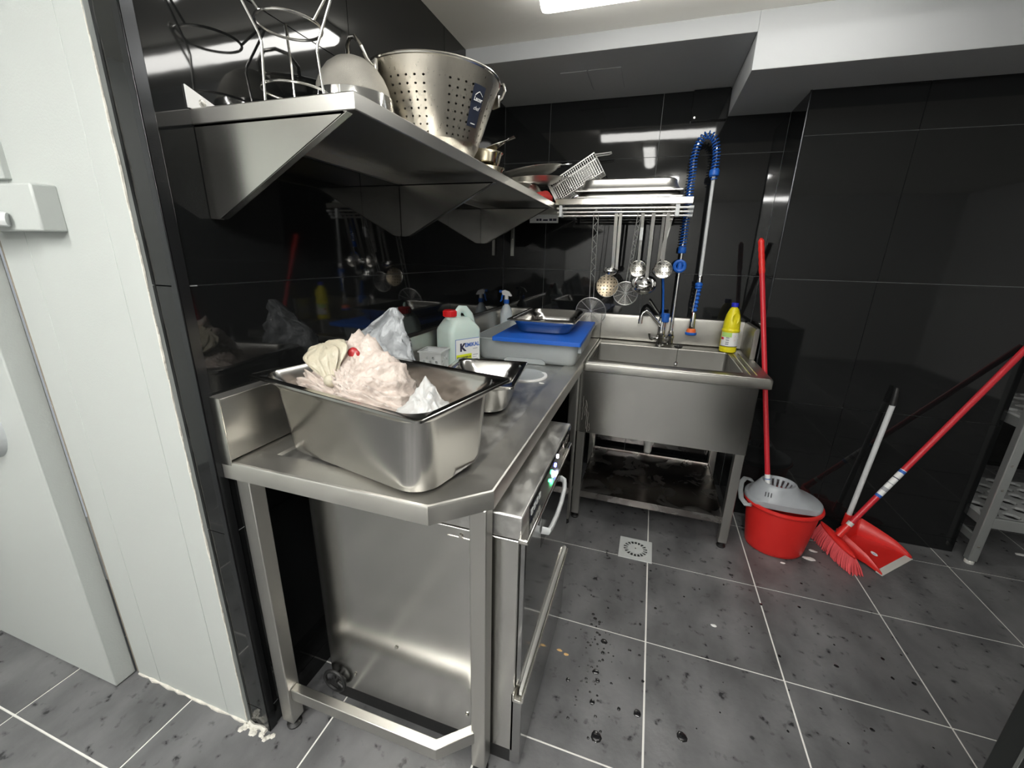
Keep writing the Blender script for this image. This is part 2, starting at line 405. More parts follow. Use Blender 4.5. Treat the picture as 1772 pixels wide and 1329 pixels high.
# --- dishwasher table along the left wall
tb = thing('steel_table', 'long stainless steel worktable with chamfered front corner along the black tiled left wall', 'table', (.33, -1.0, 0))
outer = [(.004, -1.987), (.548, -1.987), (.651, -1.888), (.651, -.004), (.004, -.004)]
def inset_poly(poly, d):
    n = len(poly); out = []
    for i in range(n):
        p0, p1, p2 = Vector(poly[i-1]), Vector(poly[i]), Vector(poly[(i+1) % n])
        e1, e2 = (p1-p0).normalized(), (p2-p1).normalized()
        n1, n2 = Vector((-e1.y, e1.x)), Vector((-e2.y, e2.x))
        bis = (n1+n2).normalized(); out.append(tuple(p1+bis*d/max(.2, bis.dot(n1))))
    return out
P3 = lambda poly, z: [(x, y, z) for x, y in poly]
inner = [(.095, -1.915), (.505, -1.915), (.577, -1.845), (.577, -.34), (.095, -.34)]
B().loft([P3(inset_poly(outer, .02), .838), P3(inset_poly(outer, .012), .832), P3(outer, .832), P3(outer, .870), P3(inset_poly(outer, .002), .8745), P3(inset_poly(outer, .006), .876),
          P3(inset_poly(outer, .014), .8745), P3(inner, .8745), P3(inset_poly(inner, .004), .8685)], cap1=False).build('worktop', 'steel_dull', tb, ang=28)
iv = inset_poly(inner, .004)
B().loft([P3(iv, .8640), P3(iv, .8685)]).build('recessed_top', 'steel_worn', tb)
def upstand(parent, pts, w_=.03, h=.154, side=1):
    """sheet upstand with a folded, sloping top along a wall line (x or y aligned boxes given as polygons)"""
b = B()
b.prism([(.0005, .876), (.024, .876), (.034, .881), (.034, 1.012), (.028, 1.030), (.0005, 1.034)], -1.985, -.003, 'y')
b.build('upstand', 'steel_y', tb, bev=.0015)
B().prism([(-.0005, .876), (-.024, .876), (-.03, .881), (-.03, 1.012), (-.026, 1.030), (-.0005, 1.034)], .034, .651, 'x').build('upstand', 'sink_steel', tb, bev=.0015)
B().box(.0006, -1.9872, .868, .035, -1.9851, 1.033).build('end_cap', 'steel_bright', tb)
leg_foot(tb, .03, -1.98, .07, -1.94, .834)
leg_foot(tb, .60, -1.905, .64, -1.865, .834)
leg_foot(tb, .60, -.72, .64, -.68, .834)
leg_foot(tb, .03, -.72, .07, -.68, .834)
rl = B()
rl.prism([(.07, -1.972), (.532, -1.972), (.610, -1.905), (.594, -1.885), (.522, -1.947), (.07, -1.947)], .117, .155)
rl.build('lower_rail', 'steel_x', tb, bev=.002)
B().box(.605, -1.865, .80, .635, -.72, .832).build('apron', 'steel_y', tb, bev=.002)
# --- round scrap lid set on the table
ld = thing('scrap_lid', 'round grey scrap-hole lid with white gasket rim lying in the worktable recess', 'lid', (.448, -.985, .8685))
B().lathe([(.0, .0), (.092, .0), (.092, .006), (.080, .004), (.001, .003)], ld.location, 40, cap0=False, cap1=False).build('disc', 'grey_plastic', ld)
gk = B(); rng = []
for i in range(41):
    a = math.radians(-130+170*i/40); k = .35+.65*min(1, max(0, math.sin(math.pi*i/40)*1.2))
    wd = .004+.012*(i/40)**2
    rng.append([ld.location+Vector((r_*math.cos(a), r_*math.sin(a), z)) for r_, z in ((.097, .0), (.097, .006), (.097-wd, .007), (.097-wd, .001))])
gk.loft(rng); gk.build('gasket', 'white', ld)
# --- dishwasher
dw = thing('dishwasher', 'stainless undercounter dishwasher with lit control strip below the worktable', 'dishwasher', (.4, -1.57, 0))
B().box(.105, -1.852, .055, .700, -1.275, .735).build('body', 'appliance', dw, bev=.003)
B().box(.115, -1.846, .0, .69, -1.28, .055).build('base', 'rubber', dw)
B().box(.105, -1.854, .739, .706, -1.275, .801).build('control_panel', 'steel_worn', dw, bev=.004)
cs = B().box(.7062, -1.80, .742, .7085, -1.29, .797).build('control_strip', 'black_gloss', dw)
for nm, m, y, z in (('indicator', 'led_green', -1.597, .752), ('indicator', 'led_green', -1.575, .769), ('indicator', 'led_white', -1.556, .757), ('indicator', 'led_blue', -1.528, .768), ('indicator', 'led_white', -1.50, .783)):
    B().lathe([(.0065, 0), (.006, .003), (.001, .0035)], (.7085, y, z), 10, Matrix.Rotation(math.radians(90), 3, 'Y')).build(nm, m, cs)
for k in range(4): B().box(.7085, -1.79+k*.024, .766, .710, -1.775+k*.024, .782).build('button', 'light_plastic', cs, bev=.001)
for y in (-1.35, -1.395): B().box(.7085, y-.016, .765, .711, y+.016, .785).build('button', 'steel_bright', cs, bev=.001)
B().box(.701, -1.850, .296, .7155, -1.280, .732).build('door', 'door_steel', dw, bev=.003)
B().box(.7005, -1.868, .741, .7245, -1.372, .754).build('door_lip', 'steel_bright', dw, bev=.003)
hb = B()
hp = [(.716, -1.462, .690), (.729, -1.470, .688), (.736, -1.50, .678), (.739, -1.56, .668), (.739, -1.62, .662), (.736, -1.675, .660), (.734, -1.698, .664), (.716, -1.704, .668)]
hb.tube(hp, .0085, 10, flat=(1.25, .8)); hb.build('handle', 'light_plastic', dw)
B().box(.7154, -1.70, .61, .7160, -1.47, .71).build('handle_recess', 'black_gloss', dw)
# lower ledge and plinth
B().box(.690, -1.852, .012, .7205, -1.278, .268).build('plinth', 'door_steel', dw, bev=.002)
B().prism([(.700, .268), (.722, .268), (.729, .274), (.729, .292), (.7245, .292), (.7235, .277), (.706, .277), (.704, .292), (.700, .292)], -1.872, -1.276, 'y').build('lower_ledge', 'steel_bright', dw, bev=.0008)
gs = B(); rng = []
for i in range(25):
    y = -1.865+i*.0243; k = math.sin(math.pi*i/24)
    rng.append([Vector((x, y, z)) for x, z in ((.7160, .290), (.7225, .290), (.7225, .300+.016*k), (.7160, .306+.022*k))])
gs.loft(rng); gs.build('door_gasket', 'foot', dw)
for x, y in ((.14, -1.82), (.66, -1.82)): pass
v = B().torus((.128, -1.868, .088), .036, .0055, 28, 8, Matrix.Rotation(math.radians(90), 3, 'X'))
for k in range(3):
    a = math.radians(90+120*k); v.cyl((.128, -1.866, .088), (.128+.034*math.cos(a), -1.867, .088+.034*math.sin(a)), .005, 8)
v.cyl((.128, -1.853, .088), (.128, -1.872, .088), .011, 14)
v.build('valve_wheel', 'rubber', dw)
for x, z in ((.555, .715), (.565, .13), (.195, .125), (.35, .29)):
    B().lathe([(.0055, 0), (.005, .003), (.001, .004)], (x, -1.853, z), 10, Matrix.Rotation(math.radians(90), 3, 'X')).build('screw', 'steel_bright', dw)
B().box(.52, -1.8535, .708, .60, -1.8525, .7095).build('seam', 'steel_bright', dw)

# --- sink unit
sk = thing('sink_unit', 'stainless steel pot sink on legs with lower shelf against the back wall', 'sink', (1.05, -.35, 0))
b = B(); oc = (1.053, -.3365); bc = (1.0045, -.3765)
R = lambda dl, r, z: rr(.804-2*dl, .669-2*dl, r, z, 6, oc)
Q = lambda dl, r, z: rr(.694-2*dl, .435-2*dl, r, z, 6, bc)
b.loft([R(.02, .006, .836), R(.006, .010, .829), R(0, .012, .833), R(0, .014, .866), R(.002, .014, .8725), R(.007, .012, .8765), R(.016, .008, .8745), Q(-.004, .02, .8735), Q(0, .02, .8755), Q(.002, .02, .872)], cap0=False, cap1=False)
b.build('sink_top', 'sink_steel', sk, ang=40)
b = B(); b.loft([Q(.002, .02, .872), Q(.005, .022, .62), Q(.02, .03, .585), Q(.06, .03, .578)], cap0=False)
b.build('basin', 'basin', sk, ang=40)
B().lathe([(.045, .5785), (.045, .5815), (.03, .5805), (.001, .5795)], (1.0, -.38, 0), 20).build('drain', 'steel_bright', sk)
for x in (1.375, 1.402): B().tube([(x, -.15, .8745), (x, -.61, .8745)], .0022, 6).build('drip_groove', 'steel_bright', sk)
B().box(.636, -.655, .508, 1.374, -.6535, .834).build('front_panel', 'appliance', sk)
B().box(1.3735, -.655, .508, 1.41, -.6545, .834).build('front_panel', 'appliance', sk)
B().box(1.408, -.655, .508, 1.4095, -.03, .834).build('side_panel', 'appliance', sk)
B().box(.66, -.05, .508, 1.40, -.048, .834).build('back_panel', 'steel', sk)
for x in (.640, 1.368):
    for y in (-.652, -.06): leg_foot(sk, x, y, x+.04, y+.04, .833)
b = B(); b.loft([rr(.70, .585, .004, z, 2, (1.024, -.352)) for z in (.132, .168)], cap1=False)
b.loft([rr(.70, .585, .004, .168, 2, (1.024, -.352)), rr(.692, .577, .004, .168, 2, (1.024, -.352)), rr(.690, .575, .004, .160, 2, (1.024, -.352))], cap0=False)
def shelf_mat():
    m = bpy.data.materials.new('stained_steel_shelf'); nt, p = nodes(m); N = nt.nodes; L = nt.links
    p.inputs['Metallic'].default_value = 1; p.inputs['Roughness'].default_value = .28
    g = N.new('ShaderNodeNewGeometry'); n = N.new('ShaderNodeTexNoise'); n.inputs['Scale'].default_value = 7; n.inputs['Detail'].default_value = 8; n.inputs['Distortion'].default_value = 1.2
    L.new(g.outputs['Position'], n.inputs['Vector'])
    r = N.new('ShaderNodeValToRGB'); e = r.color_ramp.elements
    e[0].position = .38; e[0].color = (.40, .355, .335, 1); e[1].position = .78; e[1].color = (.56, .56, .54, 1)
    L.new(n.outputs['Fac'], r.inputs[0]); L.new(r.outputs[0], p.inputs['Base Color'])
    mr = N.new('ShaderNodeMapRange'); mr.inputs[1].default_value = .5; mr.inputs[2].default_value = .65; mr.inputs[3].default_value = .22; mr.inputs[4].default_value = .42
    L.new(n.outputs['Fac'], mr.inputs[0]); L.new(mr.outputs[0], p.inputs['Roughness'])
    return m
M['stained'] = shelf_mat()
b.build('lower_shelf', 'stained', sk, ang=40)
B().box(.68, -.066, .37, 1.37, -.06, .46).build('back_rail', 'steel_x', sk, bev=.001)
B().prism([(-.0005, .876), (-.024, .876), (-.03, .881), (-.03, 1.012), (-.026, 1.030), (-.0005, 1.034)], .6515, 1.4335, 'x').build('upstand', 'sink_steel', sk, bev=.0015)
B().prism([(1.430, .876), (1.4545, .876), (1.4545, 1.030), (1.4485, 1.034), (1.436, 1.030), (1.430, 1.012)], -.285, -.031, 'y').build('end_upstand', 'sink_steel', sk, bev=.0015)
b = B().lathe([(.027, .38), (.027, .44), (.032, .445), (.032, .475), (.024, .48), (.024, .58)], (1.0, -.38, 0), 20)
b.build('drain_pipe', 'pipe_white', sk)
B().tube([(1.0, -.38, .40), (1.0, -.38, .34), (1.0, -.33, .31), (1.0, -.20, .30), (1.0, -.03, .30)], .02, 12).build('waste_hose', 'pipe_white', sk)
# dried drips on the panel
b = B()
for x, z0, z1 in ((.662, .575, .70), (.683, .53, .665), (.690, .515, .62), (.676, .60, .68), (.70, .52, .56)):
    n = 9; pts = [(x+random.uniform(-.003, .003), -.6556, z0+(z1-z0)*i/(n-1)) for i in range(n)]
    b.tube(pts, [.0036]+[random.uniform(.0014, .0028) for _ in range(n-2)]+[.001], 6, flat=(1, .25))
b.build('dried_drips', 'plaster', sk)

# --- plug on its chain
pg = thing('sink_plug', 'black sink plug with ball chain hanging into the pot sink', 'plug', (1.10, -.125, .877))
B().lathe([(.018, 0), (.023, .004), (.023, .010), (.008, .012), (.001, .013)], pg.location, 18).build('stopper', 'rubber', pg)
b = B(); b.torus(pg.location+Vector((0, 0, .017)), .007, .0015, 14, 6, Matrix.Rotation(math.radians(90), 3, 'X')); b.build('ring', 'chrome', pg)
b = B()
cpts = [(1.10, -.125, .892), (1.099, -.150, .888), (1.098, -.163, .876)]+[(1.097, -.1635, .876-.009*i) for i in range(1, 10)]
b.tube(cpts, .0012, 5)
for k in range(4): b.torus((1.096, -.164, .795-.011*k), .008, .0022, 12, 6, Matrix.Rotation(math.radians(70+50*(k % 2)), 3, 'X') @ Matrix.Rotation(.5*k, 3, 'Z'))
b.build('chain', 'chrome', pg)

# --- pre-rinse tap
tp = thing('pre_rinse_tap', 'chrome sink tap with tall pre-rinse post, blue spring hose and blue spray gun', 'tap', (1.0, -.11, .876))
B().lathe([(.026, 0), (.026, .006), (.021, .012), (.021, .05), (.024, .053), (.024, .066), (.02, .07), (.02, .16), (.016, .165), (.001, .166)], (1.0, -.11, .876), 20).build('tap_body', 'chrome', tp)
B().tube([(1.0, -.115, .985), (.955, -.135, 1.03), (.925, -.15, 1.065), (.905, -.157, 1.074), (.890, -.160, 1.064), (.882, -.162, 1.045), (.880, -.163, 1.018)], [.0105, .0105, .0105, .0105, .0105, .0105, .011], 12).build('spout', 'chrome', tp)
B().cyl((.880, -.163, 1.026), (.880, -.163, 1.004), .0125, 14).build('aerator', 'chrome', tp)
b = B().cyl((1.0, -.11, .915), (.955, -.125, .918), .009, 10); b.tube([(.958, -.125, .915), (.944, -.13, .918), (.938, -.132, .935), (.936, -.133, .948)], [.011, .008, .006, .007], 8); b.build('side_valve', 'chrome', tp)
b = B().tube([(.985, -.08, 1.04), (.955, -.075, 1.075), (.925, -.07, 1.115), (.915, -.07, 1.122)], [.003, .003, .0035, .004], 8); b.build('thin_lever', 'chrome', tp)
B().lathe([(.020, 0), (.024, .004), (.024, .046), (.020, .050), (.001, .051)], (1.01, -.11, 1.012), 20).build('blue_sleeve', 'blue', tp)
B().tube([(1.0, -.128, 1.02), (.992, -.132, 1.10), (.982, -.134, 1.19), (.970, -.134, 1.265), (.966, -.13, 1.283)], [.0085, .0085, .0085, .010, .008], 8, flat=(1, .7)).build('blue_lever', 'blue', tp)
b = B().cyl((1.0, -.11, .915), (1.052, -.095, .915), .013, 12); b.lathe([(.018, 0), (.018, .035), (.021, .038), (.021, .05), (.014, .056), (.014, .075)], (1.052, -.095, .888), 18); b.build('post_elbow', 'chrome', tp)
B().cyl((1.052, -.095, .95), (1.052, -.095, 1.44), .0085, 12).build('post', 'chrome', tp)
b = B().torus((1.050, -.103, 1.318), .026, .010, 22, 8, Matrix.Rotation(math.radians(90), 3, 'X')); b.cyl((1.052, -.095, 1.298), (1.052, -.095, 1.338), .014, 12); b.box(1.046, -.07, 1.308, 1.058, -.004, 1.328); b.build('wall_hook', 'blue', tp)
# hose path and spring
hp = [Vector((1.052, -.095, 1.40+.03*i)) for i in range(14)]
cen, rad = Vector((1.098, -.105, 1.80)), .046
for i in range(1, 20):
    t = i/20; a = math.radians(180-180*t)
    hp.append(Vector((1.100+.052*math.cos(a)*(1.0), -.095-.02*t, 1.80+.145*math.sin(a)**.75)))
hp += [Vector((1.152, -.115, 1.80-.03*i)) for i in range(1, 3)]
B().tube(hp, .0075, 10).build('inner_hose', 'chrome', tp)
def spring(path, r, wr, pitch):
    # resample
    L = [0]
    for a, c in zip(path, path[1:]): L.append(L[-1]+(c-a).length)
    tot = L[-1]; n = int(tot/pitch*12); pts = []
    t0 = (path[1]-path[0]).normalized(); nrm = Vector((0, 1, 0))
    for i in range(n+1):
        s_ = tot*i/n; k = max(j for j in range(len(L)) if L[j] <= s_+1e-9); k = min(k, len(path)-2)
        f = (s_-L[k])/(L[k+1]-L[k]); p = path[k].lerp(path[k+1], f)
        t = (path[min(k+2, len(path)-1)]-path[max(k-1, 0)]).normalized()
        nrm = (nrm-t*nrm.dot(t)).normalized(); bn = t.cross(nrm); a = 2*math.pi*i/12
        pts.append(p+r*(math.cos(a)*nrm+math.sin(a)*bn))
    return pts
B().tube(spring(hp, .0165, .003, .0145), .0030, 5).build('spring', 'blue', tp)
B().lathe([(.019, 0), (.021, .004), (.021, .028), (.018, .032)], (1.052, -.095, 1.385), 18).build('spring_collar', 'blue', tp)
B().lathe([(.020, 0), (.024, .004), (.024, .026), (.019, .032)], (1.152, -.115, 1.755), 18).build('spring_collar', 'blue', tp)
B().cyl((1.152, -.115, 1.76), (1.160, -.115, 1.255), .0085, 12).build('hose', 'light_plastic', tp)
B().lathe([(.010, 0), (.013, .004), (.013, .03), (.010, .036)], (1.160, -.115, 1.235), 14).build('hose_nut', 'chrome', tp)
b = B()
b.lathe([(.013, 0), (.018, .004), (.018, .010), (.015, .013), (.019, .017), (.019, .028), (.014, .032)], (1.160, -.115, 1.203), 18)
for k in range(6): b.lathe([(.006, 0), (.012, .007), (.012, .013), (.006, .020)], (1.163-.0008*k, -.117, 1.185-.021*k), 14)
b.build('gun_grip', 'blue', tp)
b = B().tube([(1.150, -.122, 1.20), (1.147, -.128, 1.15), (1.145, -.128, 1.10), (1.147, -.124, 1.06), (1.150, -.118, 1.03)], .005, 8); b.lathe([(.014, 0), (.016, .01), (.013, .075), (.010, .09)], (1.155, -.115, .985), 16); b.build('gun_body', 'chrome', tp)
B().lathe([(.026, 0), (.022, .018), (.012, .022)], (1.155, -.115, .967), 20).build('orange_ring', 'orange', tp)
B().lathe([(.026, 0), (.030, .004), (.030, .014), (.024, .017)], (1.155, -.115, .952), 20).build('spray_face', 'blue', tp)

# --- wall shelf along the left wall
ws = thing('wall_shelf', 'long stainless steel wall shelf on triangular brackets along the left wall', 'shelf', (.2, -1.0, 1.6))
def sheet(poly, z0, z1): return B().prism(poly, z0, z1)
b = B(); o = [(.0, -1.907), (.391, -1.907), (.391, -.001), (.0, -.001)]
i_ = [(.012, -1.895), (.379, -1.895), (.379, -.012), (.012, -.012)]
b.loft([P3(i_, 1.592), P3(inset_poly(o, .0015), 1.590), P3(o, 1.5915), P3(o, 1.617), P3(inset_poly(o, .0015), 1.619)], cap0=False)
b.loft([P3(i_, 1.592), P3(i_, 1.6165)], cap0=False)
b.build('shelf_board', 'steel', ws, ang=30)
B().prism([(-1.912, 1.619), (-1.912, 1.659), (-1.800, 1.619)], .001, .004, 'x').build('end_plate', 'white', ws)
B().box(.0005, -1.80, 1.619, .003, -.01, 1.648).build('back_flange', 'steel', ws)
B().lathe([(.007, 0), (.006, .004), (.001, .005)], (.004, -1.882, 1.634), 12, Matrix.Rotation(math.radians(90), 3, 'Y')).build('screw', 'steel', ws)
for y in (-1.905, -1.162, -.376):
    br = B(); br.prism([(.002, 1.590), (.372, 1.590), (.034, 1.413), (.002, 1.413)], y, y+.002, 'y')
    br.box(.0005, y+.002, 1.413, .003, y+.03, 1.590); br.prism([(.366, 1.589), (.372, 1.589), (.034, 1.413), (.030, 1.413)], y, y+.016, 'y')
    br.box(.002, y, 1.586, .365, y+.02, 1.590)
    k = br.build('bracket', 'brace', ws)
    for z in (1.44, 1.53): B().lathe([(.005, 0), (.004, .003), (.001, .0035)], (.003, y+.016, z), 10, Matrix.Rotation(math.radians(90), 3, 'Y')).build('bolt', 'steel_bright', k)
# --- back wall shelf with utensil rails
bs = thing('utensil_shelf', 'short stainless steel shelf with utensil rails on the back wall', 'shelf', (.72, -.15, 1.6))
B().prism([(.393, -.318), (1.062, -.318), (1.062, -.19), (1.020, -.16), (1.020, -.002), (.393, -.002)], 1.608, 1.640).build('shelf_board', 'steel_bright', bs, bev=.003)
for z, y in ((1.594, -.300), (1.577, -.285), (1.560, -.27)):
    rl_ = B().tube([(.40, y, z), (1.055, y, z)], .0068, 10).build('rail', 'steel_x', bs)
    B().cyl((1.046, y, z), (1.068, y, z), .0085, 10).build('rail_end', 'light_plastic', rl_)
B().box(.985, -.315, 1.552, 1.005, -.255, 1.607).build('rail_holder', 'light_plastic', bs, bev=.002)
B().box(.415, -.315, 1.552, .43, -.255, 1.607).build('rail_holder', 'light_plastic', bs, bev=.002)
for x, dx in ((.062, 0), (.955, .0)): pass
for x0, x1 in ((.985, .945),):
    b = B(); b.prism([(x0-.010, 1.606), (x0+.010, 1.606), (x1+.010, 1.353), (x1-.010, 1.353)], -.012, -.002, 'y'); k = b.build('upright', 'steel', bs, bev=.001)
    for t in (.2, .72): B().lathe([(.006, 0), (.005, .004), (.001, .005)], (x0+(x1-x0)*t, -.012, 1.606-.253*t), 12, Matrix.Rotation(math.radians(90), 3, 'X')).build('bolt', 'steel_bright', k)
b = B().box(.412, -.010, 1.353, .430, -.002, 1.606)
k = B().box(.052, -.012, 1.350, .072, -.002, 1.53).build('upright', 'steel', ws, bev=.001)
b.b.free()
B().lathe([(.006, 0), (.005, .004), (.001, .005)], (.062, -.012, 1.45), 12, Matrix.Rotation(math.radians(90), 3, 'X')).build('bolt', 'steel_bright', k)
# --- instruction card under the shelf
ic = thing('instruction_card', 'white instruction card with small black pictograms under the shelf corner', 'sign', (.31, -.05, 1.58))
B().box(.17, -.006, 1.545, .345, -.003, 1.614).build('card', 'paper', ic)
for x, wd, hh in ((.218, .014, .012), (.236, .014, .013), (.267, .030, .009), (.300, .018, .013), (.324, .022, .013)):
    B().box(x-wd/2, -.0068, 1.556, x+wd/2, -.0058, 1.556+hh).build('pictogram', 'ink', ic)

# ================================================================= THINGS ON THE TABLE
def gn_pan(name, label, cat, c, L, W, h, rot, mat='pan', flip=False, group=None, tilt=0):
    t = thing(name, label, cat, c, group, rot=(math.pi if flip else 0, tilt, rot))
    b_ = .030+.045*h; I = lambda d, r, z: rr(L-2*d, W-2*d, r, z, 8)
    B().loft([I(b_+.03, .04, .0), I(b_+.012, .055, .0012), I(b_+.003, .06, .008), I(b_, .062, .022), I(.028, .058, h-.03), I(.022, .055, h-.020), I(.019, .052, h-.016), I(.017, .05, h-.003), I(.003, .012, h-.003),
              I(.0015, .012, h-.007), I(0, .012, h-.006), I(0, .012, h-.001), I(.0015, .012, h), I(.004, .012, h-.0006), I(.015, .05, h-.0006), I(.0185, .05, h-.004), I(.0205, .052, h-.017), I(.030, .058, h-.031),
              I(b_+.002, .062, .023), I(b_+.005, .06, .009), I(b_+.014, .055, .003), I(b_+.03, .04, .0018)]).build('pan_body', mat, t, ang=40, world=False)
    return t
def flip_h(c, h): return (c[0], c[1], c[2]+h)
gn_pan('deep_pan', 'deep stainless pan holding plastic bags at the front of the worktable', 'pan', (.334, -1.812, .8755), .53, .325, .197, -.205)
gn_pan('steel_pan', 'empty medium stainless pan on the worktable just behind the bag-filled pan', 'pan', (.408, -1.352, .870), .265, .325, .108, .146)
# --- plastic bags
def blob(name, mat, c, rad, peaks, zmin, parent=None, amp=.012, knot=None, sub=5, seed=0, sheet=0, fold=.012, nf=9):
    bm = bmesh.new(); bmesh.ops.create_icosphere(bm, subdivisions=sub, radius=1)
    c = Vector(c); off = Vector((seed*3.1, seed*1.7, seed*.9))
    kd = Vector(knot).normalized() if knot else None
    for v_ in bm.verts:
        d = v_.co.normalized()
        s = 1.0
        p = Vector((d.x*rad[0], d.y*rad[1], d.z*rad[2]))
        for pd, a, wd in peaks:
            pd = Vector(pd).normalized(); k = math.acos(max(-1, min(1, d.dot(pd))))
            p += pd*a*math.exp(-(k/wd)**2)
        q_ = p*14+off
        n1 = 1-abs(noise.noise(q_)); n2 = 1-abs(noise.noise(q_*2.3+Vector((5, 1, 2)))); n3 = noise.noise(q_*.5)
        disp = amp*(n1*n1-.5)+amp*.45*(n2*n2-.5)+amp*1.2*n3
        if kd:
            k = math.acos(max(-1, min(1, d.dot(kd))))
            e1 = kd.orthogonal().normalized(); e2 = kd.cross(e1)
            th = math.atan2(d.dot(e2), d.dot(e1))
            disp += fold*math.exp(-k*1.0)*((1-abs(math.sin(th*nf/2+2.2*noise.noise(d*2.2+off))))**1.6-.35)*min(1, k*5)
            disp -= .030*math.exp(-(k/.13)**2)
        p += d*disp
        p += c
        if p.z < zmin: p.z = zmin+random.uniform(0, .001)
        v_.co = p
    B_ = B(); B_.b.free(); B_.b = bm
    return B_.build(name, mat, parent, ang=180)
bg = thing('plastic_bag', 'knotted pinkish-white plastic bag bulging out of the deep steel pan', 'bag', (.29, -1.81, .885), 'plastic bags around the front pan')
KD = Vector((-.16, -.72, .70))
blob('bag_body', 'bag_main', (.270, -1.806, .980), (.165, .108, .098),
     [((-.02, .16, 1), .062, .30), ((.38, .1, 1), .030, .36), ((.62, .0, .8), .030, .42), ((-.70, -.15, .65), .030, .45), ((1, -.2, .0), .012, .4), ((-.3, .3, 1), .022, .4), ((.05, -.5, .9), .018, .4)], .886, bg, amp=.015, knot=KD, sub=6, seed=1, fold=.040, nf=23)
from mathutils.bvhtree import BVHTree
_bb = [o for o in bg.children if o.name.startswith('bag_body')][0].data
_bv = BVHTree.FromPolygons([v.co + bg.location for v in _bb.vertices], [tuple(p.vertices) for p in _bb.polygons])
def on_bag(x, z):
    h = _bv.ray_cast(Vector((x, -2.3, z)), Vector((0, 1, 0))); return h[0] if h[0] else Vector((x, -1.89, z))
kp = on_bag(.236, 1.066)+Vector((0, -.004, 0))
tl = B(); rings = []
for i in range(18):
    t = i/17; w_ = .009+.056*t**.8
    if t > .72: w_ *= math.sqrt(max(.02, 1-((t-.72)/.29)**2))
    ctr = kp+Vector((-.048*t, .030*t+.010*t*t, .086*t-.012*t*t)); ring = []
    for j in range(96):
        a = 2*math.pi*j/96; fo = 1+.13*math.sin(a*9+t*1.5)*min(1, t*3)+.05*math.sin(a*21)*min(1, t*2)+.12*noise.noise(Vector((math.cos(a)*2, math.sin(a)*2, t*4)))
        x = w_*math.cos(a)*fo; y = w_*.55*math.sin(a)*fo
        ring.append(ctr+Vector((x*.96, x*.1+y*.8, x*.26+y*.4+.006*noise.noise(Vector((math.cos(a)*3, math.sin(a)*3, 5+t*3))))))
    rings.append(ring)
tl.loft(rings); tl.build('gathered_tail', 'bag_cream', bg, ang=180)
blob('knot', 'bag_cream', kp+Vector((0, -.004, 0)), (.014, .012, .013), [], 0, bg, amp=.006, sub=4, seed=4)
blob('red_tag', 'meat', on_bag(.266, 1.122)+Vector((0, .0015, 0)), (.012, .0035, .009), [], 0, bg, amp=.006, sub=3, seed=9)
wbg = thing('plastic_bag', 'small white plastic bag slumped in the right end of the deep steel pan', 'bag', (.47, -1.85, .885), 'plastic bags around the front pan')
blob('bag_body', 'bag_white', (.470, -1.843, .952), (.082, .066, .078), [((-.12, .25, 1), .062, .34), ((.15, -.1, 1), .015, .3), ((-.8, 0, .4), .02, .5)], .886, wbg, amp=.015, knot=(-.1, -.1, 1), sub=6, seed=2, fold=.010, nf=7)
def terp(x, xs, ys):
    for a, b_, c, d in zip(xs, xs[1:], ys, ys[1:]):
        if x <= b_: return c+(d-c)*(x-a)/(b_-a)
    return ys[-1]
gbg = thing('plastic_bag', 'upright grey translucent plastic bag standing behind the deep steel pan', 'bag', (.17, -1.56, .876), 'plastic bags around the front pan')
rings = []
for i in range(26):
    t = i/25; z = .870+.332*t
    hw = terp(z, (.87, 1.02, 1.11, 1.15, 1.185, 1.203), (.13, .122, .089, .052, .024, .005)); cx = terp(z, (.87, 1.02, 1.11, 1.15, 1.185, 1.203), (.180, .182, .176, .194, .214, .224))
    ring = []
    for j in range(64):
        a = 2*math.pi*j/64; x = hw*math.cos(a); y = (.030*(1-t)**.5+.005)*math.sin(a)
        q_ = Vector((x*26+z*9, z*13-x*9, math.sin(a)*1.5)); n1 = 1-abs(noise.noise(q_)); n2 = 1-abs(noise.noise(q_*2.2+Vector((3, 3, 3))))
        dy = (.034*(n1*n1-.5)+.016*(n2*n2-.5))*(1 if math.sin(a) <= 0 else .6)
        dx = .010*noise.noise(Vector((z*20, j*.0, 7)))
        ring.append(Vector((max(.042, cx+x+dx), -1.575+y+dy-.16*(x)*.25, z+.010*noise.noise(Vector((x*15, 3, 1)))*(t < .95))))
    rings.append(ring)
B().loft(rings).build('bag_body', 'bag_grey', gbg, ang=180)

# --- grey perforated basket
bk = thing('cutlery_basket', 'small grey plastic basket with drain holes beside the jerrycan', 'basket', (.092, -1.108, .870), rot=(0, 0, .12))
hx, hy, hh = .046, .046, .10
for (ux, uy, nx_, ny_, L_) in ((1, 0, 0, -1, hx), (0, 1, 1, 0, hy), (-1, 0, 0, 1, hx), (0, -1, -1, 0, hy)):
    b = B(); ns, nt = 7, 6
    off = hy if ny_ else hx
    f = lambda s, t, ux=ux, uy=uy, nx_=nx_, ny_=ny_, L_=L_, off=off: Vector(((-1+2*s/ns)*L_*ux+nx_*off*(.88+.12*t/nt), (-1+2*s/ns)*L_*uy+ny_*off*(.88+.12*t/nt), .004+(hh-.004)*t/nt))
    holes(b, f, ns, nt, lambda i, j: 0 < i < 6 and 0 < j < 5 and (i+j) % 2 == 0, .43)
    sd = b.build('side', 'light_plastic', bk, world=False, sm=False); md = sd.modifiers.new('thick', 'SOLIDIFY'); md.thickness = .003; md.offset = 0
b = B()
o4 = [(-.051, -.051), (.051, -.051), (.051, .051), (-.051, .051)]
b.loft([P3(inset_poly(o4, .006), hh-.002), P3(o4, hh-.002), P3(o4, hh+.004), P3(inset_poly(o4, .006), hh+.004)], False, False); b.build('rim', 'light_plastic', bk, world=False)
B().box(-.041, -.041, 0, .041, .041, .004).build('bottom', 'light_plastic', bk, world=False)

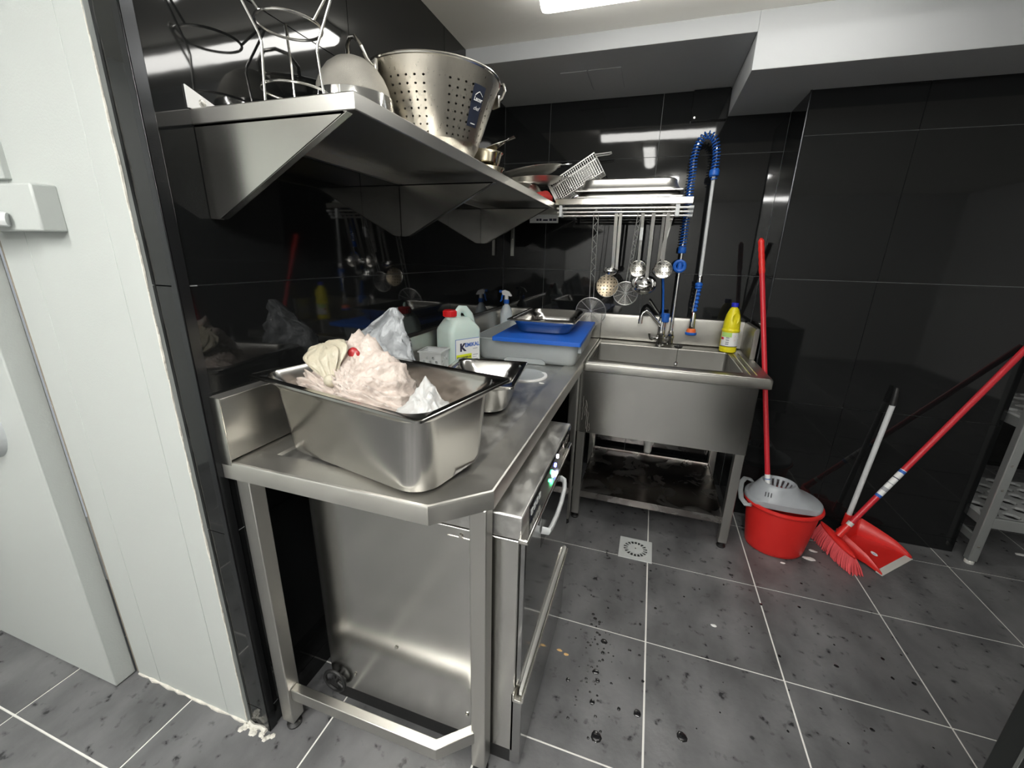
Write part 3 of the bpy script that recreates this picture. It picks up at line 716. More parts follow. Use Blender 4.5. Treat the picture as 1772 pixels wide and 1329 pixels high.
# --- jerrycan
jc = thing('jerrycan', 'milky plastic jerrycan with red cap and white label on the worktable', 'jerrycan', (.132, -.955, .8685), rot=(0, 0, 1.08))
I = lambda L_, W_, r, z, x=0: rr(L_, W_, r, z, 5, (x, 0))
Lj, Wj = .17, .125
B().loft([I(Lj-.02, Wj-.02, .02, 0), I(Lj-.004, Wj-.004, .026, .006), I(Lj, Wj, .028, .018), I(Lj, Wj, .028, .165), I(Lj-.006, Wj-.006, .028, .178), I(Lj-.060, Wj-.035, .024, .212, -.004), I(Lj-.085, Wj-.058, .020, .224, -.008)]).build('can_body', 'jerrycan', jc, world=False, ang=50)
# handle bridge
hb = B(); hb.tube([(.068, 0, .182), (.058, 0, .226), (.036, 0, .252), (.008, 0, .256), (-.006, 0, .240), (-.010, 0, .215)], [.020, .017, .0145, .0135, .015, .02], 12, flat=(.75, 1.25)); hb.build('handle', 'jerrycan', jc, world=False)
B().lathe([(.020, .215), (.020, .232)], (-.045, 0, 0), 18).build('neck', 'jerrycan', jc, world=False)
B().lathe([(.026, .228), (.028, .230), (.028, .252), (.025, .256), (.001, .257)], (-.045, 0, 0), 24).build('cap', 'red_cap', jc, world=False)
b = B()
for k in range(20):
    a = 2*math.pi*k/20; b.cyl((-.045+.028*math.cos(a), .028*math.sin(a), .231), (-.045+.028*math.cos(a), .028*math.sin(a), .251), .0018, 5)
b.build('cap_ribs', 'red_cap', jc, world=False)
jm = jc.matrix_basis.copy()
def jl(o_, x, y): return jm @ frame(o_, x, y)
lab = B().box(-.062, -Wj/2-.0008, .020, .066, -Wj/2+.001, .135).build('label', 'paper', jc, world=False)
B().box(-.060, -Wj/2-.0014, .045, .022, -Wj/2-.0006, .070).build('label_band', 'lime', lab, world=False)
B().box(-.060, -Wj/2-.0014, .032, .022, -Wj/2-.0006, .041).build('label_band', 'lime', lab, world=False)
b = B(); b.box(-.064, -Wj/2-.0009, .018, -.062, -Wj/2, .137); b.box(-.064, -Wj/2-.0009, .135, .066, -Wj/2, .137); b.build('label_border', 'ink_blue', lab, world=False)
text('K', .046, 'ink', jl((-.026, -Wj/2-.0012, .099), (1, 0, 0), (0, 0, 1)), lab, bold=.0022)
text('EMIKAL', .024, 'ink_blue', jl((.026, -Wj/2-.0012, .108), (1, 0, 0), (0, 0, 1)), lab, bold=.0007)
text('KP LAVAVAJILLAS', .0098, 'ink', jl((-.019, -Wj/2-.0018, .057), (1, 0, 0), (0, 0, 1)), lab, bold=.0003)
for z, a, c in ((.026, -.05, .05), (.088, .03, .055), (.060, .03, .058), (.050, .03, .05), (.040, .03, .058)):
    B().box(a, -Wj/2-.0012, z, c, -Wj/2-.0006, z+.003).build('print_line', 'ink_grey', lab, world=False)

# --- grey tub with cutting board and shallow pan on top
tbx = thing('plastic_tub', 'pale grey plastic tub on the worktable under the blue cutting board', 'tub', (.385, -.505, .870), rot=(0, 0, .02))
I = lambda L_, W_, r, z: rr(L_, W_, r, z, 6)
B().loft([I(.44, .52, .03, 0), I(.46, .54, .035, .004), I(.475, .565, .04, .02), I(.50, .585, .035, .098), I(.50, .585, .035, .104), I(.518, .602, .04, .104), I(.518, .602, .04, .110), I(.495, .580, .035, .110), I(.470, .560, .04, .02), I(.45, .53, .03, .006)]).build('tub_body', 'tub', tbx, world=False, ang=40)
B().prism([(-.10, .0), (.10, .0), (.10, .014), (.085, .024), (-.085, .024), (-.10, .014)], -.2885, -.279, 'y').build('grip_recess', 'tub', tbx, world=False, bev=.002)
B().box(.247, -.29, .07, .262, -.20, .112).build('end_grip', 'tub', tbx, world=False, bev=.002)
cbd = thing('cutting_board', 'thick blue plastic cutting board lying across the grey tub', 'cutting board', (.445, -.53, .981), rot=(0, 0, .035))
B().loft([rr(.402, .66, .006, z, 3) for z in (0, .018)]).build('board', 'blue_board', cbd, world=False, bev=.0015)
sp_ = gn_pan('shallow_pan', 'shallow stainless pan lying on the blue cutting board', 'pan', (.437, -.492, 1.0000), .325, .50, .066, .035)
for _ in range(9):
    pass

# --- spray bottle
sb = thing('spray_bottle', 'translucent trigger spray bottle with blue collar in the worktable corner', 'bottle', (.083, -.165, .876), rot=(0, 0, .1))
B().lathe([(.030, 0), (.036, .004), (.037, .012), (.037, .135), (.034, .152), (.020, .180), (.013, .188), (.013, .20)], (0, 0, 0), 24).build('bottle_body', 'spray_body', sb, world=False)
B().lathe([(.015, .194), (.017, .196), (.017, .216), (.014, .219)], (0, 0, 0), 20).build('collar', 'blue', sb, world=False)
b = B(); b.cyl((0, 0, .218), (0, 0, .245), .012, 14)
b.loft([[Vector((x, s_*wd, z)) for x, z, wd in ((-.024, .246, .010), (-.030, .268, .009), (-.012, .276, .011), (.016, .266, .011), (.034, .243, .009), (.030, .238, .009))] for s_ in (-1, 1)])
b.build('spray_head', 'white', sb, world=False, bev=.002)
b = B(); b.cyl((-.022, 0, .265), (-.044, 0, .266), .008, 12); b.tube([(-.018, 0, .258), (-.028, 0, .235), (-.031, 0, .215), (-.038, 0, .205)], [.007, .006, .005, .004], 8); b.build('trigger', 'blue', sb, world=False)

# --- yellow bleach bottle
bl = thing('bleach_bottle', 'yellow bottle with blue cap and paper label on the sink ledge', 'bottle', (1.352, -.118, .8755), rot=(0, 0, .15))
B().lathe([(.036, 0), (.042, .004), (.043, .010), (.043, .024), (.0415, .026), (.0415, .029), (.043, .031), (.043, .112), (.0455, .116), (.0455, .122), (.041, .130), (.042, .136), (.040, .165), (.034, .200), (.022, .232), (.015, .240), (.015, .246)], (0, 0, 0), 32).build('bottle_body', 'yellow', bl, world=False)
b = B()
b.lathe([(.009, -.002), (.018, .002), (.016, .006), (.010, .003)], (.004, -.034, .185), 18, Matrix.Rotation(math.radians(90), 3, 'X') @ Matrix.Scale(1.9, 3, (0, 1, 0)), True, True); b.build('grip_dent', 'yellow', bl, world=False)
B().lathe([(.0145, .242), (.0175, .244), (.0175, .262), (.016, .264), (.001, .265)], (0, 0, 0), 20).build('cap', 'royal_blue', bl, world=False)
def part_cyl(r, z0, z1, a0, a1, n=14):
    b = B(); rings = []
    for i in range(n+1):
        a = math.radians(a0+(a1-a0)*i/n); c, s_ = math.cos(a), math.sin(a)
        rings.append([(r*c, r*s_, z0), ((r+.0006)*c, (r+.0006)*s_, z0), ((r+.0006)*c, (r+.0006)*s_, z1), (r*c, r*s_, z1)])
    return b.loft(rings)
lab = part_cyl(.0430, .036, .110, -170, 40, 20).build('label', 'paper', bl, world=False)
part_cyl(.0434, .034, .037, -170, 40, 20).build('label_stripe', 'ink', lab, world=False)
part_cyl(.0434, .086, .110, -165, -95).build('label_patch', 'green_print', lab, world=False)
part_cyl(.0434, .070, .082, -170, -146).build('label_patch', 'ink_red', lab, world=False)
for z in (.044, .054, .066, .078): part_cyl(.0434, z, z+.007, -130, -108, 4).build('label_patch', 'ink_grey', lab, world=False)
for z in (.092, .071):
    a = math.radians(-82); P_ = Vector((.0440*math.cos(a), .0440*math.sin(a), z)); n_ = Vector((math.cos(a), math.sin(a), 0)); tg = Vector((-math.sin(a), math.cos(a), 0))
    pts = [P_+tg*.009, P_+Vector((0, 0, .010)), P_-tg*.009, P_-Vector((0, 0, .010))]
    B().tube(pts, .0006, 4, closed=True).build('hazard_sign', 'ink_red', lab, world=False)

# ================================================================= THINGS ON THE WALL SHELVES
ZS = 1.619
# --- wire funnel stand
wr = thing('wire_stand', 'tall three-legged chrome wire stand at the near end of the wall shelf', 'stand', (.117, -1.742, ZS))
c = Vector((.117, -1.742, 0)); legs = ((.103, -1.800), (.190, -1.742), (.060, -1.688))
for x, y in legs:
    d = (Vector((x, y, 0))-c).normalized()
    pr_ = [(.074, ZS+.003), (.074, 1.655), (.071, 1.70), (.066, 1.757), (.070, 1.772), (.112, 1.843), (.117, 1.852), (.112, 1.857), (.104, 1.852), (.066, 1.815)]
    B().tube([c+d*r_+Vector((0, 0, z)) for r_, z in pr_], .0027, 8).build('leg', 'stand_wire', wr)
B().torus(c+Vector((0, 0, 1.812)), .065, .0029, 40, 8).build('top_ring', 'stand_wire', wr)
B().torus(c+Vector((0, 0, 1.688)), .069, .0026, 40, 8).build('lower_ring', 'stand_wire', wr)
# --- conical strainer upside down
M['mesh'] = pm('fine_strainer_mesh', (.50, .48, .43), .46, .8, bump=.5, bscale=900, var=.15, vscale=20)
ch = thing('strainer', 'upturned fine mesh strainer dome beside the wire stand', 'strainer', (.160, -1.597, ZS))
B().lathe([(.100, 0), (.101, .003), (.094, .098), (.090, .101), (.088, .099), (.094, .003)], ch.location, 40, cap0=False, cap1=False).build('band', 'chrome', ch)
B().lathe([(.089, .099), (.085, .120), (.075, .142), (.060, .162), (.040, .177), (.020, .185), (.001, .187)], ch.location, 40, cap0=False).build('mesh_cone', 'mesh', ch)
B().tube([ch.location+Vector(p) for p in ((-.09, -.02, .02), (-.11, -.03, .03), (-.125, -.02, .02), (-.120, .0, .006), (-.09, .02, .012))], .0028, 8).build('hook', 'wire', ch)
# --- colander
co = thing('colander', 'large stainless steel colander with navy label and loop handle on the wall shelf', 'colander', (.250, -1.350, ZS))
M['colander'] = steel('colander_steel', (.66, .62, .54), .30, (60, 60, 1.2), .03, .05)
ns, nt = 49, 9
def cof(s, t):
    k = t/nt; z = .040+.150*k; r = .130+.056*k
    a = 2*math.pi*s/ns; return co.location+Vector((r*math.cos(a), r*math.sin(a), z))
b = B(); holes(b, cof, ns, nt, lambda i, j: (i % 7) < 5 and 0 <= j <= 7, .16)
b.lathe([(.001, .004), (.10, .004), (.112, .010), (.130, .040)], co.location, 98, cap1=False, cap0=False)
b.lathe([(.186, .190), (.1925, .208)], co.location, 98, False, False)
def cof2(s, t): return cof(s, t)-Vector((math.cos(2*math.pi*s/ns), math.sin(2*math.pi*s/ns), 0))*.0012
b.build('bowl_wall', 'colander', co, ang=80)
b = B(); holes(b, cof2, ns, nt, lambda i, j: (i % 7) < 5 and 0 <= j <= 7, .16); b.build('inner_wall', 'colander', co, ang=80)
B().torus(co.location+Vector((0, 0, .208)), .1915, .0042, 64, 8).build('rolled_rim', 'steel_bright', co)
B().lathe([(.09, .0), (.092, .0), (.094, .008), (.09, .008)], co.location, 40, False, False).build('foot_ring', 'steel_bright', co)
for a0 in (236, 56):
    a = math.radians(a0); n_ = Vector((math.cos(a), math.sin(a), 0)); tg = Vector((-math.sin(a), math.cos(a), 0)); P_ = co.location+n_*.193+Vector((0, 0, .185))
    hd = B().tube([P_+tg*.045, P_+tg*.050+n_*.018+Vector((0, 0, .012)), P_+tg*.050+n_*.030+Vector((0, 0, .035)), P_+tg*.030+n_*.038+Vector((0, 0, .060)), P_+n_*.040+Vector((0, 0, .067)), P_-tg*.030+n_*.038+Vector((0, 0, .060)), P_-tg*.050+n_*.030+Vector((0, 0, .035)), P_-tg*.050+n_*.018+Vector((0, 0, .012)), P_-tg*.045], .0048, 10).build('handle', 'steel_bright', co)
    for s_ in (-1, 1):
        fm = frame(P_+tg*.045*s_-n_*.001, tg, Vector((0, 0, 1))); b = B(); b.box(-.018, -.016, -.004, .018, .016, .004, fm); b.build('handle_plate', 'steel_bright', hd, bev=.002)
a = math.radians(-17); n_ = Vector((math.cos(a), math.sin(a), 0)); tg = Vector((-math.sin(a), math.cos(a), 0)); sl = Vector((n_.x*.056, n_.y*.056, .150)).normalized()
P_ = co.location+n_*.1655+Vector((0, 0, .122)); b = B(); rings = []
for i in range(7):
    aa = a+math.radians(-7.5+15*i/6); nn = Vector((math.cos(aa), math.sin(aa), 0)); row = []
    for z, e in ((.075, .0006), (.075, .0014), (.168, .0014), (.168, .0006)):
        r_ = .130+.056*(z-.040)/.150+e; row.append(co.location+nn*r_+Vector((0, 0, z)))
    rings.append(row)
lab = b.loft(rings).build('label', 'navy', co)
def cl(z, e=.0026): return frame(co.location+n_*(.130+.056*(z-.040)/.150+e)+Vector((0, 0, z)), tg, sl)
text('Lacor', .0145, 'white', cl(.137), lab, bold=.0004, shear=.1)
text('chef', .0135, 'white', cl(.117), lab, shear=.35)
fm = cl(.148); b = B(); b.tube([fm @ Vector(p) for p in ((-.014, -.004, 0), (-.006, .003, 0), (0, .0065, 0), (.008, .0025, 0), (.015, -.002, 0))], .0009, 6); b.build('roof_mark', 'white', lab)
b = B(); b.box(-.009, -.0012, -.0002, .009, .0012, .0004, cl(.082)); b.build('print_line', 'white', lab)
# --- bowls and spoon
M['gold_steel'] = pm('warm_polished_steel', (.72, .66, .52), .14, 1.0)
def bowl(name, label, c, r, h, mat, group=None, flip=False):
    t = thing(name, label, 'bowl', c, group, rot=(math.pi, 0, 0) if flip else None)
    B().lathe([(.001, 0), (r*.55, 0), (r*.62, .003), (r*.86, h*.45), (r*.97, h*.9), (r*1.06, h), (r*1.06, h+.0015), (r*.955, h*.92), (r*.84, h*.47), (r*.6, .006), (.001, .004)], (0, 0, 0), 36, cap0=False, cap1=False).build('bowl_body', mat, t, world=False)
    return t
bowl('steel_bowl', 'lower of two small steel bowls stacked behind the colander', (.205, -.86, ZS), .085, .070, 'gold_steel')
bowl('steel_bowl', 'upper small steel bowl of the stack behind the colander', (.205, -.86, ZS+.058), .080, .068, 'gold_steel')
ss = thing('serving_spoon', 'shiny serving spoon lying across the small steel bowls', 'spoon', (.24, -.86, ZS+.13))
fm = Matrix.Translation((.245, -.87, ZS+.139)) @ Matrix.Rotation(math.radians(-20), 4, 'Y')
b = B(); rings = []
for i in range(13):
    t = i/12; x = -.085+.19*t; wd = .004+.026*math.sin(math.pi*min(1, t*1.25))**.8 if t < .8 else .006+.010*(t-.8)*5; dz = -.016*math.sin(math.pi*min(1, t*1.3)) if t < .77 else .004
    rings.append([fm @ Vector((x, wd*s_, dz*(1-abs(s_))+e)) for s_, e in ((-1, 0), (-.5, 0), (0, 0), (.5, 0), (1, 0), (1, .002), (.5, .002), (0, .002), (-.5, .002), (-1, .002))])
b.loft(rings).build('spoon_body', 'steel_bright', ss)
bowl('sauce_dish', 'shallow crumpled-edged steel dish on the shelf below the bowls', (.275, -.70, ZS), .09, .030, 'steel_bright')
# --- platters and mixing bowl in the shelf corner
bowl('mixing_bowl', 'upturned mixing bowl carrying two oval platters in the shelf corner', (.200, -.235, ZS+.100), .120, .098, 'steel_bright', flip=True)
def platter(label, c, tilt):
    t = thing('oval_platter', label, 'platter', c, rot=(0, -tilt, math.radians(12)))
    B().lathe([(.001, 0), (.11, 0), (.135, .010), (.150, .022), (.168, .026), (.170, .028), (.150, .0255), (.132, .012), (.11, .003), (.001, .003)], (0, 0, 0), 48, cap0=False, cap1=False, sy=.66).build('dish', 'tray', t, world=False, ang=60)
    B().prism([(.160, -.018), (.215, -.006), (.222, 0), (.215, .006), (.160, .018)], .024, .027).build('ear', 'chrome', t, world=False)
    return t
platter('lower of two polished oval platters leaning in the shelf corner', (.245, -.235, ZS+.1015), math.radians(3))
platter('upper polished oval platter tilted on the other one', (.235, -.235, ZS+.146), math.radians(9))
rc = thing('red_cloth', 'crumpled red cloth tucked at the inner corner of the wall shelf', 'cloth', (.345, -.33, ZS))
blob('cloth', 'red_cloth', (.335, -.33, ZS+.022), (.045, .11, .028), [((0, .6, 1), .022, .5)], ZS+.001, rc, amp=.010, sub=4, seed=6)
# --- fryer basket
fb = thing('fryer_basket', 'tilted rectangular wire mesh fryer basket leaning on the upturned trays', 'basket', (.362, -.095, 1.6425), rot=(0, math.radians(-31), 0))
LX, WY, HZ, g = .285, .12, .105, .0115
b = B(); wr_ = .0013
def wire(p, q): b.tube([p, q], wr_, 3, caps=False)
n = int(LX/g)
for i in range(n+1):
    x = LX*i/n
    for y in (-WY/2, WY/2): wire((x, y, 0), (x, y, HZ))
    wire((x, -WY/2, 0), (x, WY/2, 0))
m_ = int(HZ/g)
for i in range(m_+1):
    z = HZ*i/m_
    for y in (-WY/2, WY/2): wire((0, y, z), (LX, y, z))
    for x in (0, LX): wire((x, -WY/2, z), (x, WY/2, z))
m_ = int(WY/g)
for i in range(m_+1):
    y = -WY/2+WY*i/m_; wire((0, y, 0), (LX, y, 0))
    for x in (0, LX): wire((x, y, 0), (x, y, HZ))
b.build('wire_mesh', 'wire', fb, world=False, kind='stuff', fix=False)
b = B()
for z, r_ in ((HZ, .0035), (0, .0018)):
    b.tube([(0, -WY/2, z), (LX, -WY/2, z), (LX, WY/2, z), (0, WY/2, z)], r_, 6, closed=True)
for x in (0, LX):
    for y in (-WY/2, WY/2): b.tube([(x, y, 0), (x, y, HZ)], .0022, 6)
b.build('frame', 'wire', fb, world=False)
B().tube([(LX, -.022, HZ), (LX+.06, -.022, HZ-.03), (LX+.075, -.015, HZ-.035), (LX+.075, .015, HZ-.035), (LX+.06, .022, HZ-.03), (LX, .022, HZ)], .0032, 8).build('hook', 'wire', fb, world=False)
# --- upturned trays
gn_pan('tray', 'lower upturned steel tray on the back shelf, mostly hidden under the other', 'tray', (.757, -.163, 1.681), .525, .31, .041, 0, 'tray', flip=True)
gn_pan('tray', 'upper upturned steel tray shining on the back shelf', 'tray', (.752, -.163, 1.735), .53, .312, .066, 0, 'tray', flip=True)

# ================================================================= HANGING UTENSILS
RAILZ, RAILY = 1.577, -.285
def hanger(b, T, w_=.004):
    b.tube([T+Vector((0, .004, -.012)), T+Vector((0, .0085, .004)), T+Vector((0, .004, .0125)), T+Vector((0, -.006, .0125)), T+Vector((0, -.012, .002))], .0022, 6)
def flat_handle(t, T, Cc, wd, mat='steel', sticker=False):
    d = (Cc-T); n = d.normalized(); fm = frame(T, Vector((1, 0, 0)), n)
    # frame: x across, y along handle, z normal
    ln = d.length; b = B()
    b.box(-wd, .0, -.0012, wd, ln, .0012, fm); hanger(b, T)
    h_ = b.build('handle', mat, t, bev=.0008)
    if sticker: b = B(); b.box(-wd*1.05, ln*.30, -.0019, wd*1.05, ln*.55, .0019, fm); b.build('sticker', 'paper', t)
def dish(t, c, r, depth, face, mat, name='bowl'):
    z = Vector(face).normalized(); x = z.orthogonal().normalized(); m = Matrix((x, z.cross(x), z)).transposed()
    pf = [(r*1.05, 0), (r*1.05, .0015)] if depth < .012 else [(r*1.06, .001), (r, .0)]
    k = 9; prof = [(r*math.cos(a), -depth*math.sin(a)) for a in [math.pi/2*i/k for i in range(k+1)]]; prof[-1] = (.0005, -depth)
    inn = [(max(.0005, rr_-.0012), zz+.0012) for rr_, zz in reversed(prof)]
    return B().lathe(prof+inn, c, 28, m, False, False).build(name, mat, t, ang=70)
def disc_holes(t, c, r, face, mat):
    z = Vector(face).normalized(); x = z.orthogonal().normalized(); m = Matrix((x, z.cross(x), z)).transposed(); n = 9
    b = B(); c = Vector(c)
    def f(s, q):
        u, v = 2*s/n-1, 2*q/n-1
        x_, y_ = u*math.sqrt(1-v*v/2), v*math.sqrt(1-u*u/2)      # square to disc
        return c+m @ Vector((x_*r, y_*r, -.010*(1-(x_*x_+y_*y_))))
    holes(b, f, n, n, lambda i, j: (i+j) % 2 == 0, .27)
    k = b.build('perforated_disc', mat, t, sm=True, ang=60)
    B().torus(c, r, .0018, 32, 6, m).build('rim', 'steel_bright', t)
def spider(label, top, c, r, hw):
    t = thing('spider_skimmer', label, 'skimmer', (c[0], c[1], c[2]))
    T, Cc = Vector(top), Vector(c); n = (Cc-T).normalized(); x = Vector((1, 0, 0)); x = (x-n*x.dot(n)).normalized(); zz = x.cross(n)
    m = Matrix((x, n, zz)).transposed()
    b = B(); b.torus(Cc, r, .0024, 44, 6, m); b.build('rim', 'wire', t)
    b = B()
    for k in range(1, 13): b.torus(Cc+zz*.010*(1-(k/13)**2), r*k/13, .0007, 36, 4, m)
    for k in range(5):
        a = math.pi*k/5+.2; e = m @ Vector((math.cos(a), math.sin(a), 0))
        b.tube([Cc-e*r, Cc+zz*.010, Cc+e*r], .0013, 5)
    b.build('wire_web', 'wire', t)
    E_ = Cc-n*r; ln = (E_-T).length; b = B()
    for s_ in (-1, 1): b.tube([T+x*hw*s_, E_+x*hw*s_*.9+n*r*.05], .0019, 6)
    b.tube([T-x*hw, T-n*.010, T+x*hw], .0019, 6); hanger(b, T-n*.008)
    nz = 11; b.tube([T+n*ln*(.03+.72*i/nz)+x*hw*(1 if i % 2 else -1)*.95 for i in range(nz+1)], .0010, 5)
    b.build('lattice_handle', 'wire', t)
    return t
spider('large round wire spider skimmer hanging leftmost, reaching behind the cutting board', (.604, RAILY, RAILZ), (.598, -.150, 1.050), .086, .0125)
spider('smaller wire spider skimmer hanging fourth from the left under the shelf', (.822, RAILY, RAILZ), (.785, -.185, 1.166), .066, .009)
t = thing('skimmer', 'brown-stained perforated skimmer disc hanging behind the small ladle', 'skimmer', (.683, -.19, 1.20))
flat_handle(t, Vector((.706, RAILY, RAILZ)), Vector((.690, -.20, 1.262)), .0085); disc_holes(t, (.683, -.192, 1.203), .060, (.0, -1, .12), 'burnt')
t = thing('ladle', 'small round ladle with flat handle hanging left of the others', 'ladle', (.702, -.22, 1.28))
flat_handle(t, Vector((.728, RAILY, RAILZ)), Vector((.704, -.232, 1.296)), .0075); dish(t, (.700, -.247, 1.292), .040, .030, (0, -.35, 1), 'chrome')
t = thing('slotted_spoon', 'perforated spoon with white sticker on its handle hanging in the middle', 'spoon', (.838, -.2, 1.30))
flat_handle(t, Vector((.838, RAILY, RAILZ)), Vector((.8385, -.215, 1.335)), .0075, sticker=True); disc_holes(t, (.838, -.212, 1.300), .042, (0, -1, .15), 'steel_bright')
t = thing('ladle', 'biggest ladle hanging right of the smaller spider skimmer', 'ladle', (.876, -.21, 1.21))
flat_handle(t, Vector((.888, RAILY, RAILZ)), Vector((.874, -.20, 1.255)), .009); dish(t, (.876, -.235, 1.225), .066, .052, (.1, -.55, 1), 'chrome')
t = thing('ladle', 'ladle half hidden behind the rightmost perforated spoon', 'ladle', (.953, -.17, 1.29))
flat_handle(t, Vector((.938, RAILY+.012, RAILZ)), Vector((.945, -.165, 1.305)), .0075); dish(t, (.950, -.17, 1.292), .040, .026, (-.1, -.5, 1), 'chrome')
t = thing('slotted_spoon', 'rightmost perforated spoon hanging beside the slanted upright', 'spoon', (.966, -.2, 1.30))
flat_handle(t, Vector((.957, RAILY, RAILZ)), Vector((.964, -.225, 1.335)), .009); disc_holes(t, (.966, -.222, 1.300), .044, (0, -1, .15), 'steel_bright')

# ================================================================= CLEANING THINGS ON THE FLOOR
bu = thing('bucket', 'red oval plastic mop bucket on the floor beside the sink', 'bucket', (1.638, -.545, 0))
E_ = lambda rx, ry, z, sx=0: [Vector((1.638+sx+rx*math.cos(a), -.535+ry*math.sin(a), z)) for a in [2*math.pi*i/48 for i in range(48)]]
B().loft([E_(.118, .100, 0), E_(.124, .106, .004), E_(.128, .110, .02), E_(.150, .132, .19), E_(.154, .136, .236), E_(.166, .148, .240), E_(.169, .151, .246), E_(.166, .148, .254), E_(.156, .138, .256), E_(.150, .132, .250), E_(.145, .127, .19), E_(.122, .104, .02), E_(.11, .092, .008)]).build('bucket_body', 'red', bu, ang=50)
B().tube([(1.487, -.61, .243), (1.468, -.60, .235), (1.452, -.565, .245), (1.452, -.52, .268), (1.463, -.47, .285), (1.487, -.425, .287), (1.518, -.402, .272), (1.535, -.40, .255)], [.008, .008, .007, .007, .007, .007, .008, .008], 8, flat=(1, 1.7)).build('bail', 'grey_plastic', bu)
M['silver_plastic'] = pm('silver_grey_plastic', (.33, .35, .37), .38)
wg = thing('mop_wringer', 'silver-grey plastic wringer clipped on the red mop bucket', 'wringer', (1.62, -.50, .25))
b = B()
def plate(k, z): # oval clipped in front
    out = []
    for i in range(48):
        a = 2*math.pi*i/48; x = 1.634+.160*k*math.cos(a); y = -.530+.142*k*math.sin(a); out.append(Vector((x, max(y, -.612-.016*(1-((x-1.634)/.16)**2)), z)))
    return out
cone = lambda rx, ry, z, cx=1.607, cy=-.520: [Vector((cx+rx*math.cos(a), cy+ry*math.sin(a), z)) for a in [2*math.pi*i/48 for i in range(48)]]
b.loft([plate(1.0, .247), plate(1.02, .250), plate(1.02, .268), plate(.985, .273), plate(.93, .274), cone(.105, .082, .300), cone(.082, .070, .330), cone(.076, .066, .340), cone(.070, .060, .342), cone(.064, .055, .337), cone(.060, .052, .330)], cap0=False, cap1=False)
k = b.build('wringer_body', 'silver_plastic', wg, ang=50)
b = B(); b.loft([cone(.036, .032, .262), cone(.036, .032, .266)])
b.build('funnel_floor', 'silver_plastic', wg)
for i in range(16):
    a0, a1 = 2*math.pi*(i-.27)/16, 2*math.pi*(i+.27)/16; b = B()
    P_ = lambda rx, ry, a, z: Vector((1.607+rx*math.cos(a), -.520+ry*math.sin(a), z))
    b.loft([[P_(.0605, .0525, a0, .331), P_(.0605, .0525, a1, .331), P_(.064, .056, a1, .331), P_(.064, .056, a0, .331)], [P_(.034, .030, a0, .264), P_(.034, .030, a1, .264), P_(.038, .034, a1, .264), P_(.038, .034, a0, .264)]])
    b.build('slat', 'silver_plastic', wg, sm=False)
for k in range(3):
    b = B(); b.box(-.0015, -.011, -.001, .0015, .011, .002, frame((1.541+.011*k, -.592-.0045*k, .302+.001*k), (1, -.25, 0), (.25, .45, 1))); b.build('vent_slot_shade', 'dark', wg)  # black bars paint the shade of the slot openings
# mop handle
mp_ = thing('mop', 'red-handled mop standing in the red bucket, leaning by the sink', 'mop', (1.61, -.59, .01))
A_, Z_ = Vector((1.5905, -.562, .14)), Vector((1.388, -.250, 1.458)); dm = (Z_-A_)
B().cyl(A_, A_+dm*.885, .0115, 14).build('pole', 'red_dark', mp_)
gp = [A_+dm*(.878+.122*i/22) for i in range(23)]
B().tube(gp, [.0125+.0016*abs(math.sin(i*math.pi/4.4)) for i in range(21)]+[.011, .006], 12).build('grip', 'red', mp_)
B().torus(A_+dm*.987, .0052, .0022, 12, 6, Matrix.Rotation(math.radians(90), 3, 'X')).build('hang_loop', 'red_dark', mp_)
st = B().cyl(A_+dm*.085, A_+dm*.172, .0121, 14).build('sticker', 'paper', mp_)
B().cyl(A_+dm*.079, A_+dm*.087, .0122, 14).build('sticker_band', 'ink_blue', mp_)
fm = frame(A_+dm*.125+Vector((-.2, -1, 0)).normalized()*.0122, dm, Vector((0, 0, 1)).cross(dm))
for x, wd, mt in ((.035, .010, 'ink_blue'), (.012, .006, 'ink'), (-.012, .012, 'ink_grey'), (-.035, .008, 'ink_grey')):
    B().cyl(A_+dm*(.1285+x/dm.length), A_+dm*(.1285+(x+wd*.4)/dm.length), .01225, 14).build('print_line', mt, st)
b = B()
for i in range(70):
    a = random.uniform(0, 6.28); r_ = random.uniform(.01, .06); p0 = A_+Vector((math.cos(a)*.008, math.sin(a)*.008, 0)); p1 = Vector((1.61+r_*math.cos(a), -.56+r_*.8*math.sin(a), .02))
    b.tube([p0, p0.lerp(p1, .5)+Vector((math.cos(a)*.015, math.sin(a)*.015, .02)), p1], .003, 4)
b.build('mop_strands', 'scrap', mp_, kind='stuff')
# broom
br = thing('broom', 'red-handled broom with pink-red bristles standing between bucket and dustpan', 'broom', (1.90, -.52, 0))
c0, c1 = Vector((1.862, -.418, .108)), Vector((1.932, -.632, .080)); ax = (c1-c0).normalized(); sd = ax.cross(Vector((0, 0, 1))).normalized()
tiltv = (Vector((0, 0, -1))+sd*-.12).normalized(); sd2 = ax.cross(tiltv).normalized(); b = B(); rings = []
for i in range(15):
    t = i/14; p = c0.lerp(c1, t); wd = .020*(1-.75*abs(2*t-1)**3); th = .010*(1-.35*abs(2*t-1)**2)
    rings.append([p+sd2*wd*math.cos(a)-tiltv*th*math.sin(a) for a in [2*math.pi*j/12 for j in range(12)]])
b.loft(rings).build('block', 'red', br)
rows = B()
for i in range(44):
    for j in range(7):
        t = (i+.5)/44; w_ = (j-3)/3; p = c0.lerp(c1, t)+sd2*.014*w_*(1-.7*abs(2*t-1)**3)+tiltv*.006
        ln = .098+random.uniform(-.006, .004); e = p+tiltv*ln+sd2*(.020*w_+random.uniform(-.004, .004))+ax*((t-.5)*.055+random.uniform(-.003, .003))
        e.z = max(e.z, .0015+random.uniform(0, .004)); mid = p.lerp(e, .55)+sd2*.004*w_
        rows.tube([p, mid, e], [.0026, .0026, .0021], 4)
rows.build('bristles', 'bristle', br, kind='stuff', fix=False)
